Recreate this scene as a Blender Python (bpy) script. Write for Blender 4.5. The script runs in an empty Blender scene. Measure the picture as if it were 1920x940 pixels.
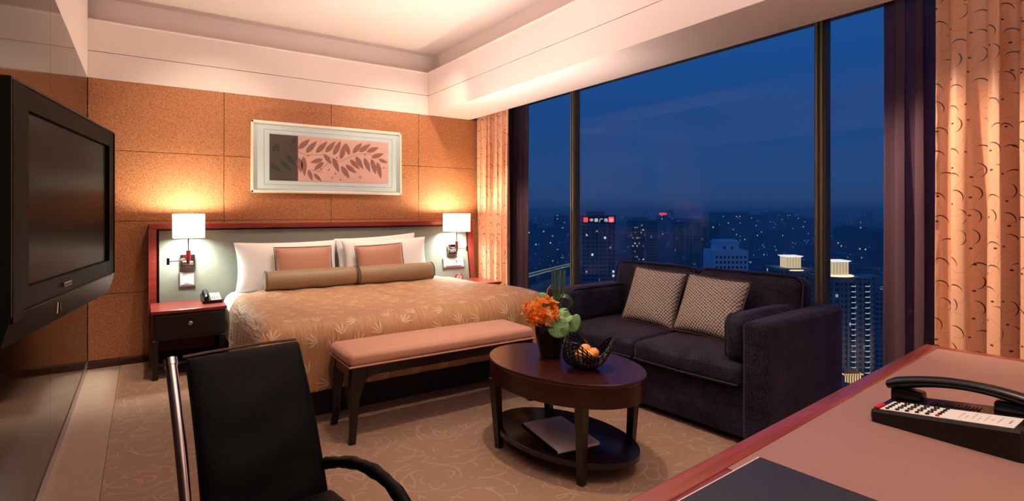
import bpy, bmesh, math, random
from mathutils import Vector, Matrix
random.seed(7)
PI = math.pi
scn = bpy.context.scene
COL = scn.collection

# ------------------------------------------------------------------ camera
EYE = 1.29
cam_d = bpy.data.cameras.new('camera')
cam = bpy.data.objects.new('camera', cam_d)
COL.objects.link(cam)
cam.location = (0, 0, EYE)
YAW = math.atan2(.565, .825)
cam.rotation_euler = (PI / 2, 0, -YAW)
cam_d.sensor_width = 36
cam_d.lens = 36 * 1007 / 1920
cam_d.shift_y = -72 / 1920
cam_d.clip_start = .03
cam_d.clip_end = 20000
scn.camera = cam
scn.view_settings.view_transform = 'Standard'
scn.view_settings.look = 'None'
scn.view_settings.gamma = 1
scn.view_settings.exposure = 0.0
scn.view_settings.use_curve_mapping = False

# ------------------------------------------------------------------ dusk sky
world = bpy.data.worlds.new('dusk_sky')
scn.world = world
world.use_nodes = True
nt = world.node_tree
bg = nt.nodes['Background']
tc = nt.nodes.new('ShaderNodeTexCoord')
sx = nt.nodes.new('ShaderNodeSeparateXYZ')
rp = nt.nodes.new('ShaderNodeValToRGB')
nt.links.new(tc.outputs['Generated'], sx.inputs[0])
nt.links.new(sx.outputs['Z'], rp.inputs[0])
nt.links.new(rp.outputs[0], bg.inputs[0])
els = rp.color_ramp.elements
els[0].position = 0.0; els[0].color = (.026, .070, .20, 1)
els[1].position = 1.0; els[1].color = (.006, .05, .24, 1)
for p, c in ((.06, (.021, .070, .215)), (.16, (.012, .062, .23)), (.33, (.010, .078, .30))):
    e = els.new(p); e.color = c + (1,)
bg.inputs[1].default_value = 1.0

# ------------------------------------------------------------------ room lights
def lamp(name, kind, loc, power, color, rot=(0, 0, 0), size=.3, size_y=None, spot=None, blend=.6, radius=.05):
    d = bpy.data.lights.new(name, kind)
    d.energy = power; d.color = color
    if kind == 'AREA':
        d.shape = 'RECTANGLE'; d.size = size; d.size_y = size_y or size
    else:
        d.shadow_soft_size = radius
    if kind == 'SPOT':
        d.spot_size = math.radians(spot); d.spot_blend = blend
    o = bpy.data.objects.new(name, d)
    o.location = loc; o.rotation_euler = rot
    COL.objects.link(o)
    return o
def aim(o, target):
    v = Vector(target) - Vector(o.location)
    o.rotation_euler = v.to_track_quat('-Z', 'Y').to_euler()
WARM = (1, .76, .56)
PINK = (1, .78, .70)
# added unseen area light, turned up to brighten the ceiling by bounce
lamp('ceiling_bounce_fill', 'AREA', (1.3, .2, 2.1), 50, PINK, rot=(PI, 0, 0), size=2.0, size_y=1.6)
lamp('overhead_soft_fill', 'AREA', (1.9, 2.3, 3.08), 7, PINK, size=1.3, size_y=1.8)  # added unseen panel giving even soft fill over the room
lamp('bed_bounce_fill', 'AREA', (1.9, 3.7, 1.9), 38, PINK, rot=(PI, 0, 0), size=2.0)  # added light floating unseen above the bed, lifts the ceiling tone
# ceiling downlights; those over table and pillows are added to brighten them
for loc, tgt, pw, ang in (((.25, 4.35, 3.1), (-.05, 5.0, 0), 130, 36), ((2.72, 1.85, 2.385), (3.34, .75, .95), 230, 62),
                          ((2.74, 4.5, 2.385), (3.33, 5.1, .4), 150, 60), ((.6, 4.5, 3.1), (.5, 5.57, 1.5), 60, 80), ((2.3, 4.5, 3.1), (2.3, 5.57, 1.6), 80, 80),
                          ((1.55, 2.1, 3.1), (1.85, 2.3, .5), 110, 62), ((1.5, .4, 3.1), (1.5, .5, .7), 70, 70),
                          ((1.2, 3.4, 3.1), (1.6, 3.9, .5), 60, 60), ((1.65, 4.1, 3.1), (1.65, 4.75, .6), 100, 62)):
    aim(lamp('downlight', 'SPOT', loc, pw, WARM, spot=ang, blend=.8, radius=.04), tgt)

# ------------------------------------------------------------------ material helpers
class N:
    def __init__(s, name):
        s.m = bpy.data.materials.new(name); s.m.use_nodes = True
        s.t = s.m.node_tree; s.b = s.t.nodes['Principled BSDF']; s.out = s.t.nodes['Material Output']
    def n(s, typ, **kw):
        x = s.t.nodes.new('ShaderNode' + typ)
        for k, v in kw.items():
            if hasattr(x, k): setattr(x, k, v)
            else: x.inputs[k].default_value = v
        return x
    def l(s, a, b): s.t.links.new(a, b)
    def set(s, **kw):
        for k, v in kw.items():
            s.b.inputs[k].default_value = v
    def math(s, op, a, b=None, c=None, clamp=False):
        x = s.t.nodes.new('ShaderNodeMath'); x.operation = op; x.use_clamp = clamp
        for i, v in enumerate((a, b, c)):
            if v is None: continue
            if isinstance(v, (int, float)): x.inputs[i].default_value = v
            else: s.l(v, x.inputs[i])
        return x.outputs[0]
    def vm(s, op, a, b=None):
        x = s.t.nodes.new('ShaderNodeVectorMath'); x.operation = op
        for i, v in enumerate((a, b)):
            if v is None: continue
            if isinstance(v, tuple): x.inputs[i].default_value = v
            else: s.l(v, x.inputs[i])
        return x
    def mix(s, f, a, b):
        x = s.t.nodes.new('ShaderNodeMix'); x.data_type = 'RGBA'
        for i, v in ((0, f), (6, a), (7, b)):
            if isinstance(v, (int, float)): x.inputs[i].default_value = v
            elif isinstance(v, tuple): x.inputs[i].default_value = v if len(v) == 4 else v + (1,)
            else: s.l(v, x.inputs[i])
        return x.outputs[2]
    def coord(s, kind='Object', scale=(1, 1, 1), rot=(0, 0, 0)):
        c = s.n('TexCoord'); m = s.n('Mapping')
        m.inputs['Scale'].default_value = scale; m.inputs['Rotation'].default_value = rot
        s.l(c.outputs[kind], m.inputs[0]); return m.outputs[0]
    def bump(s, h, strength=.3, dist=.01):
        b = s.n('Bump'); b.inputs['Strength'].default_value = strength; b.inputs['Distance'].default_value = dist
        s.l(h, b.inputs['Height']); s.l(b.outputs[0], s.b.inputs['Normal'])

def c4(c): return tuple(c) + (1,) if len(c) == 3 else c
def plain(name, col, rough=.5, metal=0, noise=0, nscale=20, bump=0, bscale=80, spec=.5, coat=0, sheen=0, ior=1.5, emit=None, estr=0):
    m = N(name)
    m.set(**{'Base Color': c4(col), 'Roughness': rough, 'Metallic': metal, 'Specular IOR Level': spec, 'Coat Weight': coat, 'Sheen Weight': sheen, 'IOR': ior})
    if noise:
        no = m.n('TexNoise', Scale=nscale, Detail=4.0); m.l(m.coord(), no.inputs['Vector'])
        a = tuple(x * (1 - noise) for x in col[:3]); b = tuple(min(1, x * (1 + noise)) for x in col[:3])
        m.l(m.mix(no.outputs[0], a, b), m.b.inputs['Base Color'])
    if bump:
        no = m.n('TexNoise', Scale=bscale, Detail=3.0); m.l(m.coord(), no.inputs['Vector']); m.bump(no.outputs[0], bump, .004)
    if emit:
        m.set(**{'Emission Color': c4(emit), 'Emission Strength': estr})
    return m.m
def wood(name, a, b, rough=.3, scale=(1.2, 13, 13), coat=.12):
    m = N(name)
    no = m.n('TexNoise', Scale=3.0, Detail=6.0, Distortion=.6); m.l(m.coord(scale=scale), no.inputs['Vector'])
    m.l(m.mix(m.math('MULTIPLY_ADD', no.outputs[0], 2.0, -.5, True), a, b), m.b.inputs['Base Color'])
    m.set(**{'Roughness': rough, 'Coat Weight': coat, 'Coat Roughness': .12})
    m.bump(no.outputs[0], .05, .002)
    return m.m

def wall_fabric():
    m = N('pebbled_wall_covering')
    co = m.coord()
    v = m.n('TexVoronoi', Scale=135.0); m.l(co, v.inputs['Vector'])
    n1 = m.n('TexNoise', Scale=60.0, Detail=2.0); m.l(co, n1.inputs['Vector'])
    f = m.math('MULTIPLY', v.outputs['Distance'], 1.5, clamp=True)
    f2 = m.math('MULTIPLY', f, m.math('MULTIPLY_ADD', n1.outputs[0], 1.8, .0, True), clamp=True)
    m.l(m.mix(f2, (.66, .285, .115), (.33, .12, .045)), m.b.inputs['Base Color'])
    m.set(Roughness=.6)
    m.bump(f, .6, -.004)
    return m.m
def carpet_mat():
    m = N('scroll_carpet')
    co = m.coord()
    wn = m.n('TexNoise', Scale=3.0, Detail=1.0); m.l(co, wn.inputs['Vector'])
    wv = m.vm('MULTIPLY', m.vm('SUBTRACT', wn.outputs['Color'], (.5, .5, .5)).outputs[0], (.16, .16, 0))
    cw = m.vm('ADD', co, wv.outputs[0]).outputs[0]
    line = None
    for sc, k in ((2.6, 5.0), (3.9, 3.4)):
        v = m.n('TexVoronoi', Scale=sc); v.voronoi_dimensions = '2D'; m.l(cw, v.inputs['Vector'])
        fr = m.math('FRACT', m.math('MULTIPLY', v.outputs['Distance'], k))
        ln = m.math('COMPARE', fr, .5, .05)
        sp = m.n('TexNoise', Scale=7.0); m.l(cw, sp.inputs['Vector'])
        ln = m.math('MULTIPLY', ln, m.math('GREATER_THAN', sp.outputs[0], .48))
        line = ln if line is None else m.math('MAXIMUM', line, ln)
    pile = m.n('TexNoise', Scale=330.0, Detail=2.0); m.l(co, pile.inputs['Vector'])
    base = m.mix(pile.outputs[0], (.24, .145, .098), (.50, .325, .225))
    m.l(m.mix(m.math('MULTIPLY', line, .55), base, (.58, .40, .27)), m.b.inputs['Base Color'])
    m.set(Roughness=.95, **{'Sheen Weight': .2, 'Specular IOR Level': .1})
    m.bump(m.math('ADD', pile.outputs[0], m.math('MULTIPLY', line, .6)), .5, .006)
    return m.m
def drape_mat():
    m = N('crescent_drape_fabric')
    c = m.n('TexCoord'); uv = c.outputs['UV']
    def cell(scale, off):
        mp = m.n('Mapping'); mp.inputs['Scale'].default_value = (scale, scale, 1); mp.inputs['Location'].default_value = off
        m.l(uv, mp.inputs[0])
        v = m.n('TexVoronoi', Scale=1.0, Randomness=.55); v.voronoi_dimensions = '2D'
        m.l(mp.outputs[0], v.inputs['Vector'])
        d = m.vm('SUBTRACT', mp.outputs[0], v.outputs['Position']).outputs[0]
        return d, v
    def ln(v): return m.vm('LENGTH', v).outputs['Value']
    d, v = cell(9.0, (0, 0, 0))
    rot = m.n('VectorRotate'); rot.rotation_type = 'Z_AXIS'; m.l(d, rot.inputs['Vector'])
    m.l(m.math('MULTIPLY_ADD', v.outputs['Color'], 2.6, -.5), rot.inputs['Angle'])
    dd = rot.outputs[0]
    inner = m.math('LESS_THAN', ln(dd), .34)
    outer = m.math('GREATER_THAN', ln(m.vm('ADD', dd, (0, .07, 0)).outputs[0]), .355)
    cres = m.math('MULTIPLY', inner, outer)
    d2, v2 = cell(6.5, (3.3, 1.7, 0))
    ring = m.math('COMPARE', ln(d2), .40, .009)
    d3, v3 = cell(8.5, (.4, 7.7, 0))
    dot = m.math('LESS_THAN', ln(m.vm('MULTIPLY', d3, (1, 1.8, 1)).outputs[0]), .075)
    dark = m.math('MAXIMUM', cres, dot)
    n1 = m.n('TexNoise', Scale=4.0, Detail=2.0); m.l(uv, n1.inputs['Vector'])
    base = m.mix(n1.outputs[0], (.78, .39, .24), (.86, .49, .31))
    base = m.mix(m.math('MULTIPLY', ring, .35), base, (.35, .12, .05))
    m.l(m.mix(dark, base, (.055, .014, .008)), m.b.inputs['Base Color'])
    m.set(Roughness=.28, **{'Sheen Weight': .2, 'Specular IOR Level': .8})
    return m.m
def bedspread_mat():
    m = N('gold_leaf_brocade')
    c = m.n('TexCoord'); uv = c.outputs['UV']
    lay = []
    for off_ in ((0, 0, 0), (17.5, 9.45, 0)):
        mp = m.n('Mapping'); mp.inputs['Scale'].default_value = (5.0, 5.4, 1); mp.inputs['Location'].default_value = off_; m.l(uv, mp.inputs[0])
        v = m.n('TexVoronoi', Scale=1.0, Randomness=.42); v.voronoi_dimensions = '2D'; m.l(mp.outputs[0], v.inputs['Vector'])
        d = m.vm('SUBTRACT', mp.outputs[0], v.outputs['Position']).outputs[0]
        rot = m.n('VectorRotate'); rot.rotation_type = 'Z_AXIS'; m.l(d, rot.inputs['Vector'])
        m.l(m.math('MULTIPLY_ADD', v.outputs['Color'], 3.6, -2.1), rot.inputs['Angle'])
        sh = m.vm('ADD', rot.outputs[0], (0, .16, 0)).outputs[0]
        s = m.n('SeparateXYZ'); m.l(sh, s.inputs[0])
        ang = m.math('ARCTAN2', s.outputs[0], s.outputs[1])           # 0 = straight up
        r = m.vm('LENGTH', sh).outputs['Value']
        st = .46
        dl = m.math('MULTIPLY', m.math('ABSOLUTE', m.math('SUBTRACT', m.math('FRACT', m.math('MULTIPLY_ADD', ang, 1 / st, .5)), .5)), st)
        R0 = m.math('MULTIPLY_ADD', m.math('COSINE', ang), .22, .22)
        q = m.math('DIVIDE', r, R0)
        leaf = m.math('LESS_THAN', m.math('MULTIPLY', dl, r), m.math('MULTIPLY', m.math('SINE', m.math('MULTIPLY', q, PI)), .022))
        leaf = m.math('MULTIPLY', leaf, m.math('LESS_THAN', q, 1.0))
        leaf = m.math('MULTIPLY', leaf, m.math('LESS_THAN', m.math('ABSOLUTE', m.math('ADD', ang, .15)), 1.0))
        lay.append(leaf)
    leaf = m.math('MAXIMUM', lay[0], lay[1])
    fine = m.n('TexNoise', Scale=1.0, Detail=3.0)
    mp2 = m.n('Mapping'); mp2.inputs['Scale'].default_value = (120, 9, 1); m.l(uv, mp2.inputs[0]); m.l(mp2.outputs[0], fine.inputs['Vector'])
    base = m.mix(fine.outputs[0], (.44, .215, .085), (.68, .38, .175))
    m.l(m.mix(m.math('MULTIPLY', leaf, .72), base, (.90, .74, .54)), m.b.inputs['Base Color'])
    m.set(Roughness=.42, **{'Sheen Weight': .3})
    mp3 = m.n('Mapping'); mp3.inputs['Scale'].default_value = (34, 4.5, 1); m.l(uv, mp3.inputs[0])
    wr = m.n('TexNoise', Scale=1.0, Detail=3.0, Distortion=.7); m.l(mp3.outputs[0], wr.inputs['Vector'])
    s5 = m.n('SeparateXYZ'); m.l(uv, s5.inputs[0])
    seam = m.math('ABSOLUTE', m.math('SUBTRACT', m.math('FRACT', m.math('MULTIPLY', s5.outputs[0], 5.2)), .5))
    seam = m.math('LESS_THAN', seam, .035)
    m.bump(m.math('SUBTRACT', m.math('ADD', wr.outputs[0], m.math('MULTIPLY', leaf, .10)), m.math('MULTIPLY', seam, .35)), .9, .016)
    return m.m
def velvet(name, a, b):
    m = N(name)
    n1 = m.n('TexNoise', Scale=7.0, Detail=3.0, Distortion=.5); m.l(m.coord(), n1.inputs['Vector'])
    n2 = m.n('TexNoise', Scale=150.0, Detail=3.0); m.l(m.coord(), n2.inputs['Vector'])
    m.l(m.mix(m.math('MULTIPLY_ADD', n2.outputs[0], 2.2, m.math('MULTIPLY_ADD', n1.outputs[0], 1.0, -1.3), True), a, b), m.b.inputs['Base Color'])
    m.set(Roughness=.75, **{'Sheen Weight': .42, 'Sheen Roughness': .3, 'Specular IOR Level': .2})
    m.b.inputs['Sheen Tint'].default_value = (.75, .6, .8, 1)
    m.bump(n2.outputs[0], .4, .003)
    return m.m
def headboard_mat():
    m = N('grey_green_woven_upholstery')
    co = m.coord()
    w = m.n('TexWave', Scale=75.0, Distortion=1.5); w.bands_direction = 'Z'; m.l(co, w.inputs['Vector'])
    w2 = m.n('TexNoise', Scale=1.0, Detail=2.0); m.l(m.coord(scale=(30, 30, 220)), w2.inputs['Vector'])
    f = m.math('MULTIPLY', w.outputs[1], w2.outputs[0])
    m.l(m.mix(f, (.20, .205, .165), (.10, .105, .08)), m.b.inputs['Base Color'])
    m.set(Roughness=.5, **{'Sheen Weight': .3})
    m.bump(f, .3, .002)
    return m.m
def net_mat():
    m = N('net_pattern_pillow_fabric')
    c = m.n('TexCoord')
    mp = m.n('Mapping'); mp.inputs['Scale'].default_value = (60, 60, 1); mp.inputs['Rotation'].default_value = (0, 0, .5)
    sp_ = m.n('SeparateXYZ'); m.l(c.outputs['Object'], sp_.inputs[0]); cb_ = m.n('CombineXYZ'); m.l(sp_.outputs[0], cb_.inputs[0]); m.l(sp_.outputs[2], cb_.inputs[1]); m.l(cb_.outputs[0], mp.inputs[0])
    v = m.n('TexVoronoi', Scale=1.0, Randomness=.12); v.voronoi_dimensions = '2D'; m.l(mp.outputs[0], v.inputs['Vector'])
    f = m.math('MULTIPLY_ADD', v.outputs['Distance'], -4.5, 2.3, True)
    m.l(m.mix(f, (.14, .10, .08), (.64, .56, .52)), m.b.inputs['Base Color'])
    m.set(Roughness=.5)
    m.bump(f, .5, .004)
    return m.m
def stone_mat():
    m = N('beige_stone')
    n1 = m.n('TexNoise', Scale=3.0, Detail=6.0, Distortion=1.0); m.l(m.coord(), n1.inputs['Vector'])
    m.l(m.mix(n1.outputs[0], (.36, .26, .205), (.50, .38, .31)), m.b.inputs['Base Color'])
    m.set(Roughness=.28)
    return m.m
def glass_mat():
    m = N('window_glass')
    tr = m.n('BsdfTransparent'); gl = m.n('BsdfGlossy'); gl.inputs['Roughness'].default_value = .0
    lw = m.n('LayerWeight', Blend=.12)
    mx = m.n('MixShader')
    m.l(m.math('MULTIPLY_ADD', lw.outputs['Fresnel'], .25, .005, True), mx.inputs[0])
    m.l(tr.outputs[0], mx.inputs[1]); m.l(gl.outputs[0], mx.inputs[2]); m.l(mx.outputs[0], m.out.inputs[0])
    return m.m
def sheer_mat():
    m = N('purple_sheer')
    tr = m.n('BsdfTransparent'); tr.inputs[0].default_value = (.55, .42, .5, 1)
    df = m.n('BsdfDiffuse'); df.inputs[0].default_value = (.13, .075, .09, 1)
    tl = m.n('BsdfTranslucent'); tl.inputs[0].default_value = (.05, .03, .04, 1)
    ad = m.n('AddShader'); m.l(df.outputs[0], ad.inputs[0]); m.l(tl.outputs[0], ad.inputs[1])
    lw = m.n('LayerWeight', Blend=.55)
    mx = m.n('MixShader')
    m.l(m.math('MULTIPLY_ADD', lw.outputs['Facing'], .35, .55, True), mx.inputs[0])
    m.l(tr.outputs[0], mx.inputs[1]); m.l(ad.outputs[0], mx.inputs[2]); m.l(mx.outputs[0], m.out.inputs[0])
    return m.m
def emit(name, col, s):
    m = N(name); e = m.n('Emission'); e.inputs[0].default_value = c4(col); e.inputs[1].default_value = s
    m.l(e.outputs[0], m.out.inputs[0]); return m.m
def facade(name, wall, dark, lit, sx_, sz_, frac, estr):
    """far facade: too far away to tell the windows apart; some of the windows give off light"""
    m = N(name)
    g = m.n('TexCoord'); s = m.n('SeparateXYZ'); m.l(g.outputs['UV'], s.inputs[0])
    a = m.math('DIVIDE', s.outputs[0], sx_); b = m.math('DIVIDE', s.outputs[1], sz_)
    fa = m.math('FRACT', a); fb = m.math('FRACT', b)
    win = m.math('MULTIPLY', m.math('COMPARE', fa, .5, .3), m.math('COMPARE', fb, .5, .26))
    cv = m.n('CombineXYZ'); m.l(m.math('FLOOR', a), cv.inputs[0]); m.l(m.math('FLOOR', b), cv.inputs[1])
    wn = m.n('TexWhiteNoise'); m.l(cv.outputs[0], wn.inputs[0])
    on = m.math('MULTIPLY', win, m.math('LESS_THAN', wn.outputs[0], frac))
    m.l(m.mix(win, wall, dark), m.b.inputs['Base Color'])
    m.set(Roughness=.7, **{'Specular IOR Level': .2, 'Emission Color': c4(lit)})
    m.l(m.math('MULTIPLY', on, m.math('MULTIPLY', wn.outputs[0], estr / max(frac, .01))), m.b.inputs['Emission Strength'])
    return m.m

M = {}
M['wallcov'] = wall_fabric()
M['carpet'] = carpet_mat()
M['drape'] = drape_mat()
M['spread'] = bedspread_mat()
M['velvet'] = velvet('dark_blue_velvet', (.003, .005, .016), (.055, .048, .085))
M['piping_dark'] = plain('dark_piping', (.02, .016, .028), .6)
M['headfab'] = headboard_mat()
M['net'] = net_mat()
M['stone'] = stone_mat()
M['glass'] = glass_mat()
M['sheer'] = sheer_mat()
M['plaster'] = plain('pink_white_plaster', (.80, .70, .655), .75, noise=.02, nscale=3)
M['joint'] = plain('shadow_joint', (.16, .09, .06), .9)
M['wood'] = wood('dark_mahogany', (.026, .005, .0045), (.055, .010, .0075), .3)
M['redwood'] = wood('red_mahogany', (.13, .012, .012), (.26, .032, .022), .3)
M['deskwood'] = wood('desk_mahogany', (.20, .035, .025), (.34, .07, .045), .25)
M['blackwood'] = wood('near_black_mahogany', (.0035, .0012, .001), (.011, .003, .0025), .35, coat=.1)
M['lacquer'] = plain('dark_brown_lacquer_panel', (.022, .012, .009), .09, spec=.5, ior=1.18, noise=.15, nscale=2)
M['darkpanel'] = wood('dark_wood_panel', (.012, .006, .005), (.03, .013, .010), .35)
M['bronze'] = plain('bronze_frame', (.13, .115, .07), .45, .3, bump=.05)
M['steel_olive'] = plain('olive_anodised_bead', (.24, .23, .16), .4, .4)
M['chrome'] = plain('chrome', (.85, .82, .80), .08, 1)
M['steel'] = plain('brushed_steel', (.42, .36, .33), .3, .8)
M['black'] = plain('black_plastic', (.004, .0045, .006), .28, spec=.4)
M['black_matt'] = plain('matt_black', (.006, .006, .006), .6)
M['tvblack'] = plain('tv_bezel', (.006, .0055, .005), .36, spec=.5, ior=1.09)
M['tvrim'] = plain('tv_rim', (.016, .019, .018), .3, .0, ior=1.2)
M['screen'] = plain('tv_screen', (.006, .007, .0065), .2, spec=.5, ior=1.13)
M['leather'] = plain('black_leather', (.0025, .0042, .004), .5, spec=.3, ior=1.3, bump=.25, bscale=160, noise=.2)
M['seam'] = plain('brown_seam', (.11, .07, .05), .6)
M['white_linen'] = plain('white_linen', (.88, .88, .87), .8, bump=.25, bscale=14)
M['check_linen'] = plain('white_check_linen', (.76, .77, .80), .8)
M['tan'] = plain('tan_satin', (.48, .225, .14), .5, sheen=.3, bump=.1, bscale=40)
M['olive'] = plain('taupe_satin', (.31, .215, .125), .5, sheen=.3, bump=.1, bscale=30)
M['benchfab'] = plain('salmon_upholstery', (.62, .32, .205), .6, sheen=.3, bump=.1, bscale=60)
M['skirt'] = plain('dark_grey_bed_skirt', (.022, .022, .028), .8, bump=.2)
def shade_mat():
    m = N('cream_lamp_shade'); d = m.n('BsdfDiffuse'); t = m.n('BsdfTranslucent'); a = m.n('AddShader')
    d.inputs[0].default_value = (.55, .48, .40, 1); t.inputs[0].default_value = (.36, .29, .21, 1)
    m.l(d.outputs[0], a.inputs[0]); m.l(t.outputs[0], a.inputs[1]); m.l(a.outputs[0], m.out.inputs[0]); return m.m
M['shade'] = shade_mat()
M['mat_board'] = plain('blue_grey_mat_board', (.55, .68, .70), .7)
M['frame_white'] = plain('champagne_frame', (.85, .78, .66), .35, .15)
M['art_pink'] = plain('pink_print_paper', (.64, .40, .36), .7, noise=.16, nscale=9)
M['art_dark'] = plain('dark_print_paper', (.062, .045, .038), .7, noise=.3, nscale=9)
M['leaf_brown'] = plain('brown_print_ink', (.27, .12, .10), .7, noise=.3, nscale=30)
M['leaf_green'] = plain('green_print_ink', (.022, .035, .025), .7)
M['ink_red'] = plain('red_print_ink', (.55, .10, .05), .7)
M['ink_grey'] = plain('grey_print_line', (.30, .33, .32), .7)
M['paper'] = plain('white_paper', (.85, .84, .82), .5)
M['paper_grey'] = plain('grey_cover_paper', (.80, .74, .77), .4, noise=.05)
M['redled'] = plain('red_plastic', (.65, .02, .015), .35)
M['inset'] = plain('rose_brown_leather_inlay', (.36, .20, .17), .45, noise=.05, nscale=5, bump=.12, bscale=300)
M['deskpad'] = plain('blue_black_leather', (.030, .032, .042), .45, bump=.3, bscale=220)
M['vase'] = plain('black_glaze', (.010, .005, .004), .15)
M['orange'] = plain('orange_peel', (1, .42, .10), .45, bump=.2, bscale=200)
def petal_mat(name, col, col2):
    m = N(name); d = m.n('BsdfDiffuse'); t = m.n('BsdfTranslucent'); a = m.n('MixShader'); a.inputs[0].default_value = .4
    no = m.n('TexNoise', Scale=40.0); m.l(m.coord(), no.inputs['Vector']); c = m.mix(no.outputs[0], col, col2)
    m.l(c, d.inputs[0]); m.l(c, t.inputs[0]); m.l(d.outputs[0], a.inputs[1]); m.l(t.outputs[0], a.inputs[2]); m.l(a.outputs[0], m.out.inputs[0]); return m.m
M['petal'] = petal_mat('orange_petal', (1, .27, .04), (1, .46, .10))
M['petal_light'] = petal_mat('light_orange_petal', (1, .50, .14), (1, .72, .36))
M['green'] = plain('green_leaf', (.20, .44, .15), .4, noise=.4, nscale=40)
M['green_dark'] = plain('dark_green_leaf', (.015, .06, .02), .35, noise=.3, nscale=40)
M['vein'] = plain('pale_leaf_vein', (.38, .50, .28), .5)
M['reed'] = plain('green_reed', (.07, .16, .07), .4, noise=.4, nscale=60)
M['weave'] = plain('black_glass_bead_weave', (.012, .010, .010), .12)
M['concrete'] = plain('dark_slab', (.1, .09, .08), .9)
M['redlacquer'] = plain('red_lacquer', (.30, .02, .02), .25)
M['clockred'] = plain('dark_red_enamel', (.22, .01, .02), .25)
M['crystal'] = plain('crystal_knob', (.35, .36, .38), .05, .8)
M['ink'] = plain('grey_ink', (.25, .25, .27), .6)
M['stitch'] = plain('white_stitch', (.75, .72, .68), .6)

# ------------------------------------------------------------------ geometry helpers
class G:
    def __init__(s): s.bm = bmesh.new()
    def _in(s, b, mtx=None):
        if mtx is not None: bmesh.ops.transform(b, matrix=mtx, verts=b.verts)
        me = bpy.data.meshes.new('t'); b.to_mesh(me); b.free(); s.bm.from_mesh(me); bpy.data.meshes.remove(me)
        return s
    def box(s, x0, x1, y0, y1, z0, z1, r=0, seg=2, mtx=None):
        b = bmesh.new(); bmesh.ops.create_cube(b, size=1)
        for v in b.verts:
            v.co = Vector(((x0 + x1) / 2 + v.co.x * (x1 - x0), (y0 + y1) / 2 + v.co.y * (y1 - y0), (z0 + z1) / 2 + v.co.z * (z1 - z0)))
        if r > 0: bmesh.ops.bevel(b, geom=b.edges[:] , offset=r, segments=seg, affect='EDGES', profile=.5)
        return s._in(b, mtx)
    def soft(s, x0, x1, y0, y1, z0, z1, r, puff=(0, 0, 0), K=3, m=6, mtx=None):
        h = Vector(((x1 - x0) / 2, (y1 - y0) / 2, (z1 - z0) / 2)); c = Vector(((x0 + x1) / 2, (y0 + y1) / 2, (z0 + z1) / 2))
        def ax(hh):
            e = [hh - r + r * math.tan(k / K * PI / 4) for k in range(K + 1)]
            inner = [-(hh - r) + 2 * (hh - r) * i / m for i in range(1, m)]
            return [-q for q in reversed(e)] + inner + e
        A = [ax(h[i]) for i in range(3)]
        b = bmesh.new(); cache = {}
        def V(p):
            k = tuple(round(q, 6) for q in p)
            if k in cache: return cache[k]
            q = Vector(p); inn = Vector([max(-(h[i] - r), min(h[i] - r, q[i])) for i in range(3)])
            d = q - inn
            if d.length > 1e-9: q = inn + d.normalized() * r
            n = [p[i] / h[i] for i in range(3)]
            for i in range(3):
                w = 1
                for j in range(3):
                    if j != i: w *= (1 - min(1, abs(n[j])) ** 2.5)
                q[i] += puff[i] * n[i] * w
            cache[k] = b.verts.new(q + c); return cache[k]
        for i in range(3):
            j, k = (i + 1) % 3, (i + 2) % 3
            for sg in (-1, 1):
                for a in range(len(A[j]) - 1):
                    for e in range(len(A[k]) - 1):
                        qs = []
                        for (u, w) in ((a, e), (a + 1, e), (a + 1, e + 1), (a, e + 1)):
                            p = [0, 0, 0]; p[i] = sg * h[i]; p[j] = A[j][u]; p[k] = A[k][w]; qs.append(V(p))
                        if sg < 0: qs.reverse()
                        if len(set(qs)) == 4: b.faces.new(qs)
        return s._in(b, mtx)
    def lathe(s, prof, c=(0, 0, 0), seg=24, sx=1, sy=1, mtx=None, cap=True):
        b = bmesh.new(); rings = []
        for r, z in prof:
            rings.append([b.verts.new((c[0] + sx * r * math.cos(2 * PI * i / seg), c[1] + sy * r * math.sin(2 * PI * i / seg), c[2] + z)) for i in range(seg)])
        for a, q in zip(rings, rings[1:]):
            for i in range(seg):
                b.faces.new((a[i], a[(i + 1) % seg], q[(i + 1) % seg], q[i]))
        if cap:
            b.faces.new(list(reversed(rings[0]))); b.faces.new(rings[-1])
        return s._in(b, mtx)
    def tube(s, pts, r, seg=8, closed=False, rz=None, mtx=None):
        """r: radius or a list of radii; rz: second half-axis for flat sections"""
        b = bmesh.new(); P = [Vector(p) for p in pts]; n = len(P); rings = []
        up = None
        for i, p in enumerate(P):
            if closed: t = P[(i + 1) % n] - P[i - 1]
            else: t = P[min(i + 1, n - 1)] - P[max(i - 1, 0)]
            t.normalize()
            if up is None:
                up = Vector((0, 0, 1)) if abs(t.z) < .9 else Vector((0, 1, 0))
            a = t.cross(up)
            if a.length < 1e-6: a = t.orthogonal()
            a.normalize(); u2 = a.cross(t).normalized(); up = u2
            rr = r[i] if isinstance(r, (list, tuple)) else r
            rb = rr if rz is None else (rz[i] if isinstance(rz, (list, tuple)) else rz)
            rings.append([b.verts.new(p + a * (rr * math.cos(2 * PI * k / seg)) + u2 * (rb * math.sin(2 * PI * k / seg))) for k in range(seg)])
        m = n if closed else n - 1
        for i in range(m):
            A, B = rings[i], rings[(i + 1) % n]
            for k in range(seg): b.faces.new((A[k], A[(k + 1) % seg], B[(k + 1) % seg], B[k]))
        if not closed:
            b.faces.new(rings[0]); b.faces.new(list(reversed(rings[-1])))
        bmesh.ops.recalc_face_normals(b, faces=b.faces)
        return s._in(b, mtx)
    def sphere(s, c, r, seg=12, sz=1, mtx=None):
        b = bmesh.new(); bmesh.ops.create_uvsphere(b, u_segments=seg, v_segments=max(4, seg // 2 + 1), radius=r)
        for v in b.verts: v.co = Vector((v.co.x, v.co.y, v.co.z * sz)) + Vector(c)
        return s._in(b, mtx)
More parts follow.
